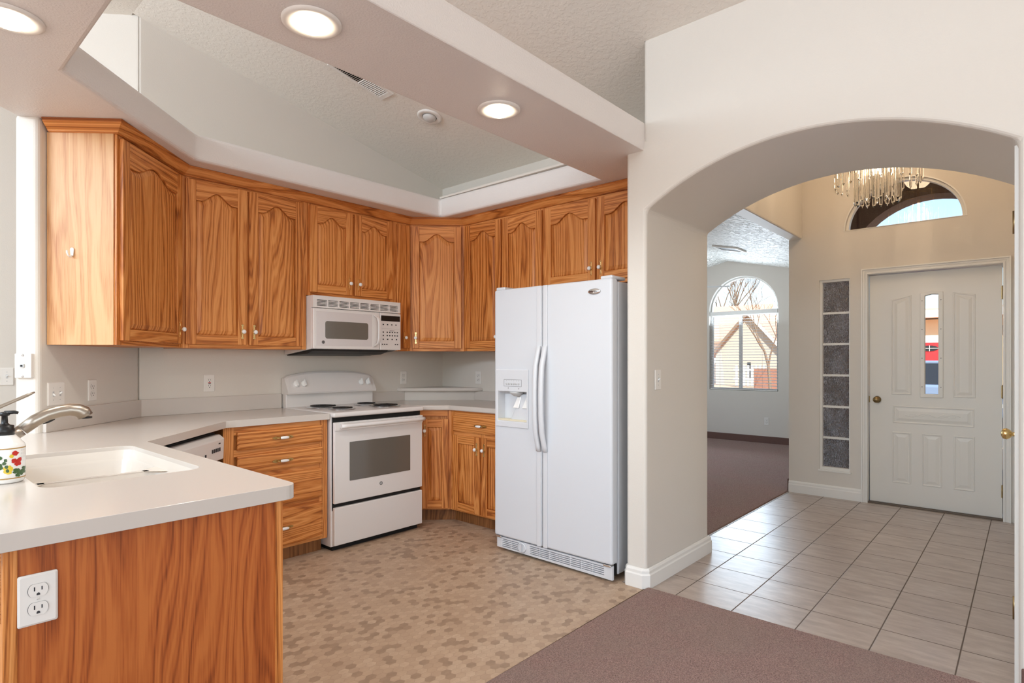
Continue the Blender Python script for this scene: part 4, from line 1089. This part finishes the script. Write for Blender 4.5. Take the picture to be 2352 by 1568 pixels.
for k in range(6):
    a = 2 * PI * k / 6
    fm.tube([(0, 0, 2.98), (.14 * math.cos(a), .14 * math.sin(a), 2.97), (.205 * math.cos(a), .205 * math.sin(a), 2.955), (.27 * math.cos(a), .27 * math.sin(a), 2.775)], .004, 6)
    fm.tube([(.14 * math.cos(a), .14 * math.sin(a), 2.97), (.14 * math.cos(a), .14 * math.sin(a), 2.845), (.075 * math.cos(a), .075 * math.sin(a), 2.805)], .004, 6)
fm.tube([(0, 0, 2.8), (0, 0, 3.40)], .008, 8); fm.lathe([(.06, 3.44), (.06, 3.425), (.02, 3.40)], (0, 0, 0), 'z', 20)
fm.build('frame', M['brass'], ch)
for k in range(5):
    a = 2 * PI * k / 5 + .4
    MB().lathe([(.006, -.03), (.012, -.01), (.013, .01), (.006, .032), (.001, .045)], (.105 * math.cos(a), .105 * math.sin(a), 2.74), 'z', 12).build('bulb', M['bulbw'], ch)
lamp('chandelier_glow', 'POINT', (5.0, .835, 2.74), (0, 0, 0), 26, (1, .76, .52), shadow_soft_size=.12)
lamp('chandelier_glow_top', 'POINT', (5.0, .835, 3.12), (0, 0, 0), 14, (1, .74, .48), shadow_soft_size=.12)

# ------------------------------------------------------------------ living room: window, blind, fan, vent
lwn = struct(thing('window_1', 'arched living room window over a sliding sash with open blinds', 'window', (0, 0, 0)))
fo = [(WY0, WZ0), (WY1, WZ0)] + arc(wc, WZS, wr, wr, 0, 180, 28)
archhole = [(WY0 + .02, WZS - .005), (WY1 - .02, WZS - .005)] + arc(wc, WZS, wr - .02, wr - .02, 0, 180, 28)
plate(fo, [archhole, [(WY0 + .035, WZ0 + .035), (wc + .035, WZ0 + .035), (wc + .035, WZS - .075), (WY0 + .035, WZS - .075)], [(wc + .075, WZ0 + .03), (WY1 - .03, WZ0 + .03), (WY1 - .03, WZS - .075), (wc + .075, WZS - .075)]], 'x', 9.26, 9.32, 'window_frame', M['trim'], lwn, bevel=.003)
MB().prism([(WY0 + .01, WZ0 + .01), (WY1 - .01, WZ0 + .01)] + arc(wc, WZS, wr - .01, wr - .01, 0, 180, 28), 'x', 9.288, 9.292).build('glass', M['pane'], lwn)
bl = thing('window_blind', 'white horizontal slat blind on the lower half of the living room window', 'blind', (9.232, wc, 0), 0)
MB().box(-.025, .025, -wr + .008, wr - .008, WZS - .07, WZS - .005).build('head_rail', M['trim'], bl, bevel=.003)
sm = MB()
for k in range(27):
    z = WZ0 + .035 + k * .0435
    sm.prism([(-.021, z - .0035), (.021, z + .0005), (.021, z + .0045), (-.021, z + .0005)], 'y', -wr + .012, wr - .012)
sm.build('slats', M['fan'], bl)
MB().box(-.02, .02, -wr + .012, wr - .012, WZ0 + .006, WZ0 + .02).build('bottom_rail', M['trim'], bl)
MB().tube([(-.022, .36, WZ0 + .02), (-.022, .36, WZS - .05)], .0015, 6).tube([(-.022, -.30, WZ0 + .02), (-.022, -.30, WZS - .05)], .0015, 6).build('lift_cord', M['trim'], bl)
FX, FY = 7.62, 3.577
fan = thing('ceiling_fan', 'white ceiling fan with one blade tip showing by the arched window', 'ceiling fan', (FX, FY, 0))
MB().tube([(0, 0, 2.40), (0, 0, RZ)], .014, 10).build('downrod', M['fan'], fan)
MB().lathe([(.03, 2.22), (.085, 2.24), (.11, 2.28), (.11, 2.33), (.07, 2.38), (.03, 2.41)], (0, 0, 0), 'z', 28).build('motor', M['fan'], fan)
MB().lathe([(.001, 2.13), (.07, 2.15), (.085, 2.19), (.05, 2.22)], (0, 0, 0), 'z', 24).build('light_kit', M['lens'], fan)
a00 = math.atan2(3.06 - FY, 7.92 - FX)
for k in range(5):
    a = a00 + 2 * PI * k / 5
    b = MB(); b.prism([(.14, -.045), (.56, -.07), (.60, -.05), (.61, 0), (.60, .05), (.56, .07), (.14, .045)], 'z', -.004, .004)
    b.build('blade', M['fan'], fan, bevel=.002, loc=(0, 0, 2.285), rot=(R(12), 0, a))
def lceil(y): return RZ - RS * abs(y - RY)
lv2 = thing('ceiling_vent', 'dark edged square air vent on the bright living room ceiling', 'vent', (7.25, 2.80, lceil(2.80) - .002), rot=(math.atan(RS), 0, 0))
plate([(-.16, -.16), (.16, -.16), (.16, .16), (-.16, .16)], [[(-.13, -.13), (.13, -.13), (.13, .13), (-.13, .13)]], 'z', -.02, 0, 'frame', M['trim'], lv2)
MB().box(-.13, .13, -.13, .13, -.012, -.008).build('louvres', M['darkmetal'], lv2)

# ------------------------------------------------------------------ porch and street
struct(MB().box(-40, 120, -60, 90, -.35, -.28).build('ground', M['gravel']), 'tan gravel front yards', 'ground')
struct(MB().box(6.15, 9.0, -1.5, 1.6, -.28, -.02).build('porch_slab', M['asphalt']), 'concrete porch in front of the door', 'ground')
struct(MB().box(13.5, 20.5, -60, 90, -.285, -.26).build('street', M['asphalt']), 'grey asphalt street', 'street')
slab('wall_porch', 6.16, 9.36, 1.59, 1.62, -.05, 4.0, M['stucco'], 'brown stucco side wall of the porch', 'wall')
po = [(-1.6, -.1), (.012, -.1), (.012, 2.28)] + arc(.802, 2.28, .79, .79, 180, 0, 28)[1:-1] + [(1.592, 2.28), (1.592, -.1), (1.62, -.1), (1.62, 4.0), (-1.6, 4.0)]
struct(MB().prism(po, 'x', 7.7, 8.0).build('wall_portico', M['stucco']), 'brown stucco portico arch outside the front door', 'wall')
slab('ceiling_porch', 6.15, 8.0, -1.6, 1.62, 3.7, 3.8, M['stucco'], 'brown porch ceiling', 'ceiling')
slab('wall_porch_right', 6.16, 7.7, -1.6, -1.5, -.05, 3.7, M['stucco'], 'brown stucco right wall of the porch', 'wall')
slab('roof_main', -3.7, 9.5, -3.7, 5.6, 4.0, 4.1, M['roof'], 'roof over the house', 'roof')

def gable_house(name, label, X, Y0, Y1, ze, zr, wallm, depth=8, ov=.5):
    t = thing(name, label, 'house', (X, 0, 0))
    ym = (Y0 + Y1) / 2
    MB().prism([(Y0, -.28), (Y1, -.28), (Y1, ze), (ym, zr), (Y0, ze)], 'x', 0, depth).build('wall', wallm, t)
    s = (zr - ze) / (ym - Y0)
    for sg in (-1, 1):
        ye = ym + sg * (ym - Y0 + ov); zz = ze - s * ov
        m = MB(); m.prism([(ym, zr + .02), (ye, zz + .02), (ye, zz + .22), (ym, zr + .24)], 'x', -ov, depth + ov); m.build('roof_slope', M['roof'], t)
        m = MB(); m.prism([(ym, zr - .06), (ye, zz - .06), (ye, zz + .20), (ym, zr + .20)], 'x', -ov - .06, -ov); m.build('fascia', M['whitest'] if sg < 0 else M['bark'], t)
    return t
ha = gable_house('house', 'grey gabled house across the street seen through the arched window', 38, 11.2, 15.6, 1.75, 4.25, M['greystucco'], ov=.3)
MB().box(-.06, 0, 13.3, 13.5, .15, 1.15).build('window', M['carglass'], ha)
MB().box(1.5, 8, 15.0, 25, -.28, 2.55).build('wing_wall', M['whitest'], ha)
m = MB(); m.add([(1.0, 13.8, 2.7), (1.0, 25.6, 2.7), (6, 25.6, 5.4), (6, 13.8, 5.4), (1.0, 13.8, 2.5), (1.0, 25.6, 2.5), (6, 25.6, 5.2), (6, 13.8, 5.2)], [(0, 1, 2, 3), (4, 5, 6, 7), (0, 1, 5, 4), (1, 2, 6, 5), (2, 3, 7, 6), (3, 0, 4, 7)]).build('wing_roof', M['roof'], ha)
MB().box(1.44, 1.5, 16.4, 17.1, .4, 1.5).build('window', M['carglass'], ha)
MB().box(1.38, 1.5, 17.5, 17.65, -.28, 2.4).build('downpipe', M['bark'], ha)
tag(MB().box(30, 30.25, 8.2, 10.35, -.28, .88).build('garden_wall', M['blockw']), 'low brown block wall in front of the grey house', 'wall', kind='thing')
pk = MB()
for k in range(9): pk.box(34.0, 34.05, 10.9 + k * .22, 11.02 + k * .22, -.2, 1.0)
pk.box(34.02, 34.06, 10.8, 12.9, .15, .25); pk.box(34.02, 34.06, 10.8, 12.9, .7, .8)
tag(pk.build('picket_fence', M['whitest']), 'white picket fence beside the grey gabled house', 'fence')
hb_ = thing('house', 'tan house with a white arched entry and red door seen through the door glass', 'house', (30, 3.05, 0))
def ar(hw2, z0, top): return [(-hw2, -.28), (-hw2, z0)] + [(hw2 * -math.cos(PI * k / 16), z0 + top * math.sin(PI * k / 16)) for k in range(1, 16)] + [(hw2, z0), (hw2, -.28)]
MB().box(0, 8, -6, 4.4, -.28, 3.0).build('wall', M['tan'], hb_)
MB().prism([(-.6, 3.05), (8.6, 3.05), (4.2, 3.75), (3.8, 3.75)], 'y', -6.6, 4.8).build('roof', M['roof'], hb_)
MB().box(-.66, -.6, -6.6, 4.8, 3.05, 3.35).build('fascia', M['whitest'], hb_)
MB().prism(ar(1.2, 2.05, .28), 'x', -.12, 0).build('entry_arch', M['whitest'], hb_)
MB().prism([(-.95, -.28), (.95, -.28), (.95, 2.02), (-.95, 2.02)], 'x', -.16, -.11).build('red_door', M['reddoor'], hb_)
MB().lathe([(.30, 0), (.30, -.03)], (-.16, .05, 1.78), 'x', 20, sy=.4).build('fanlight', M['carglass'], hb_)
fl = MB(); fl.box(-.21, -.19, .04, .06, 1.66, 1.9); fl.box(-.21, -.19, -.25, .35, 1.77, 1.79); fl.build('fanlight_bar', M['whitest'], hb_)
# parked car
car = thing('car', 'pale blue car parked on the street beyond the front door', 'car', (17.0, 1.9, -.26))
bdy = MB(); bdy.prism([(-2.2, .3), (-2.25, .62), (-2.1, .86), (-1.0, .98), (1.6, 1.0), (2.15, .92), (2.25, .6), (2.2, .3)], 'x', -.85, .85); bdy.build('body', M['carpaint'], car, bevel=.06, seg=3)
cb_ = MB(); cb_.loft([[(-.78, -1.05, .97), (.78, -1.05, .97), (.78, 1.55, .97), (-.78, 1.55, .97)], [(-.62, -.45, 1.47), (.62, -.45, 1.47), (.62, .95, 1.47), (-.62, .95, 1.47)]], 0, False); cb_.build('cabin_glass', M['carglass'], car)
MB().box(-.63, .63, -.47, .97, 1.455, 1.53).build('car_roof', M['carpaint'], car, bevel=.03)
MB().prism([(.30, .97), (.36, .97), (.36, 1.47), (.30, 1.47)], 'x', -.79, -.62).build('door_pillar', M['carpaint'], car)
MB().box(-.87, -.85, -1.9, 1.9, .52, .60).build('side_trim', M['whitest'], car)
for wy in (-1.4, 1.4):
    for wx in (-.82, .62): MB().lathe([(.32, 0), (.32, .2)], (wx, wy, .32), 'x', 20).build('wheel', M['rubber'], car)

# bare trees
def tree(name, label, base, h, seed, spread=.5, r0=.13, depth=5, lean=(0, 0)):
    rg = random.Random(seed); m = MB()
    def br(p, d, L, r, lev):
        pts = [p]; q = p.copy(); dd = d.copy()
        for k in range(3):
            dd = (dd + Vector((rg.uniform(-.18, .18), rg.uniform(-.18, .18), rg.uniform(-.02, .14)))).normalized()
            q = q + dd * (L / 3); pts.append(q.copy())
        m.tube([tuple(x) for x in pts], [r, r * .88, r * .75, r * .6], 5 if lev < 2 else 3)
        if lev >= depth: return
        for k in range(3 if lev < 3 else 2 + (rg.random() < .5)):
            a = rg.uniform(0, 2 * PI)
            nd = (dd + Vector((math.cos(a), math.sin(a), rg.uniform(-.1, .5))) * spread * rg.uniform(.7, 1.3)).normalized()
            br(pts[rg.choice((2, 3, 3))], nd, L * rg.uniform(.62, .82), r * .55, lev + 1)
    br(Vector((0, 0, 0)), Vector((lean[0], lean[1], 1)).normalized(), h * .3, r0, 0)
    o = m.build(name, M['bark'], loc=base, weld=False)
    return tag(o, label, 'tree')
tree('bare_tree', 'bare tree in front of the grey gable with branches over its roof', (27, 8.6, -.28), 6.6, 3, .7, .08)
tree('bare_tree', 'tall bare tree behind the grey house, left in the arched pane', (52, 21.5, -.28), 13, 8, .42, .2)
tree('bare_tree', 'tall bare tree behind the grey house, middle of the arched pane', (47, 18.0, -.28), 12, 12, .45, .18)
tree('bare_tree', 'spreading bare tree behind the gable, right in the arched pane', (56, 13.6, -.28), 12, 21, .6, .16)
tree('bare_tree', 'bare tree whose branches cross the top of the door glass', (22, 1.2, -.28), 6.5, 31, .6, .1)
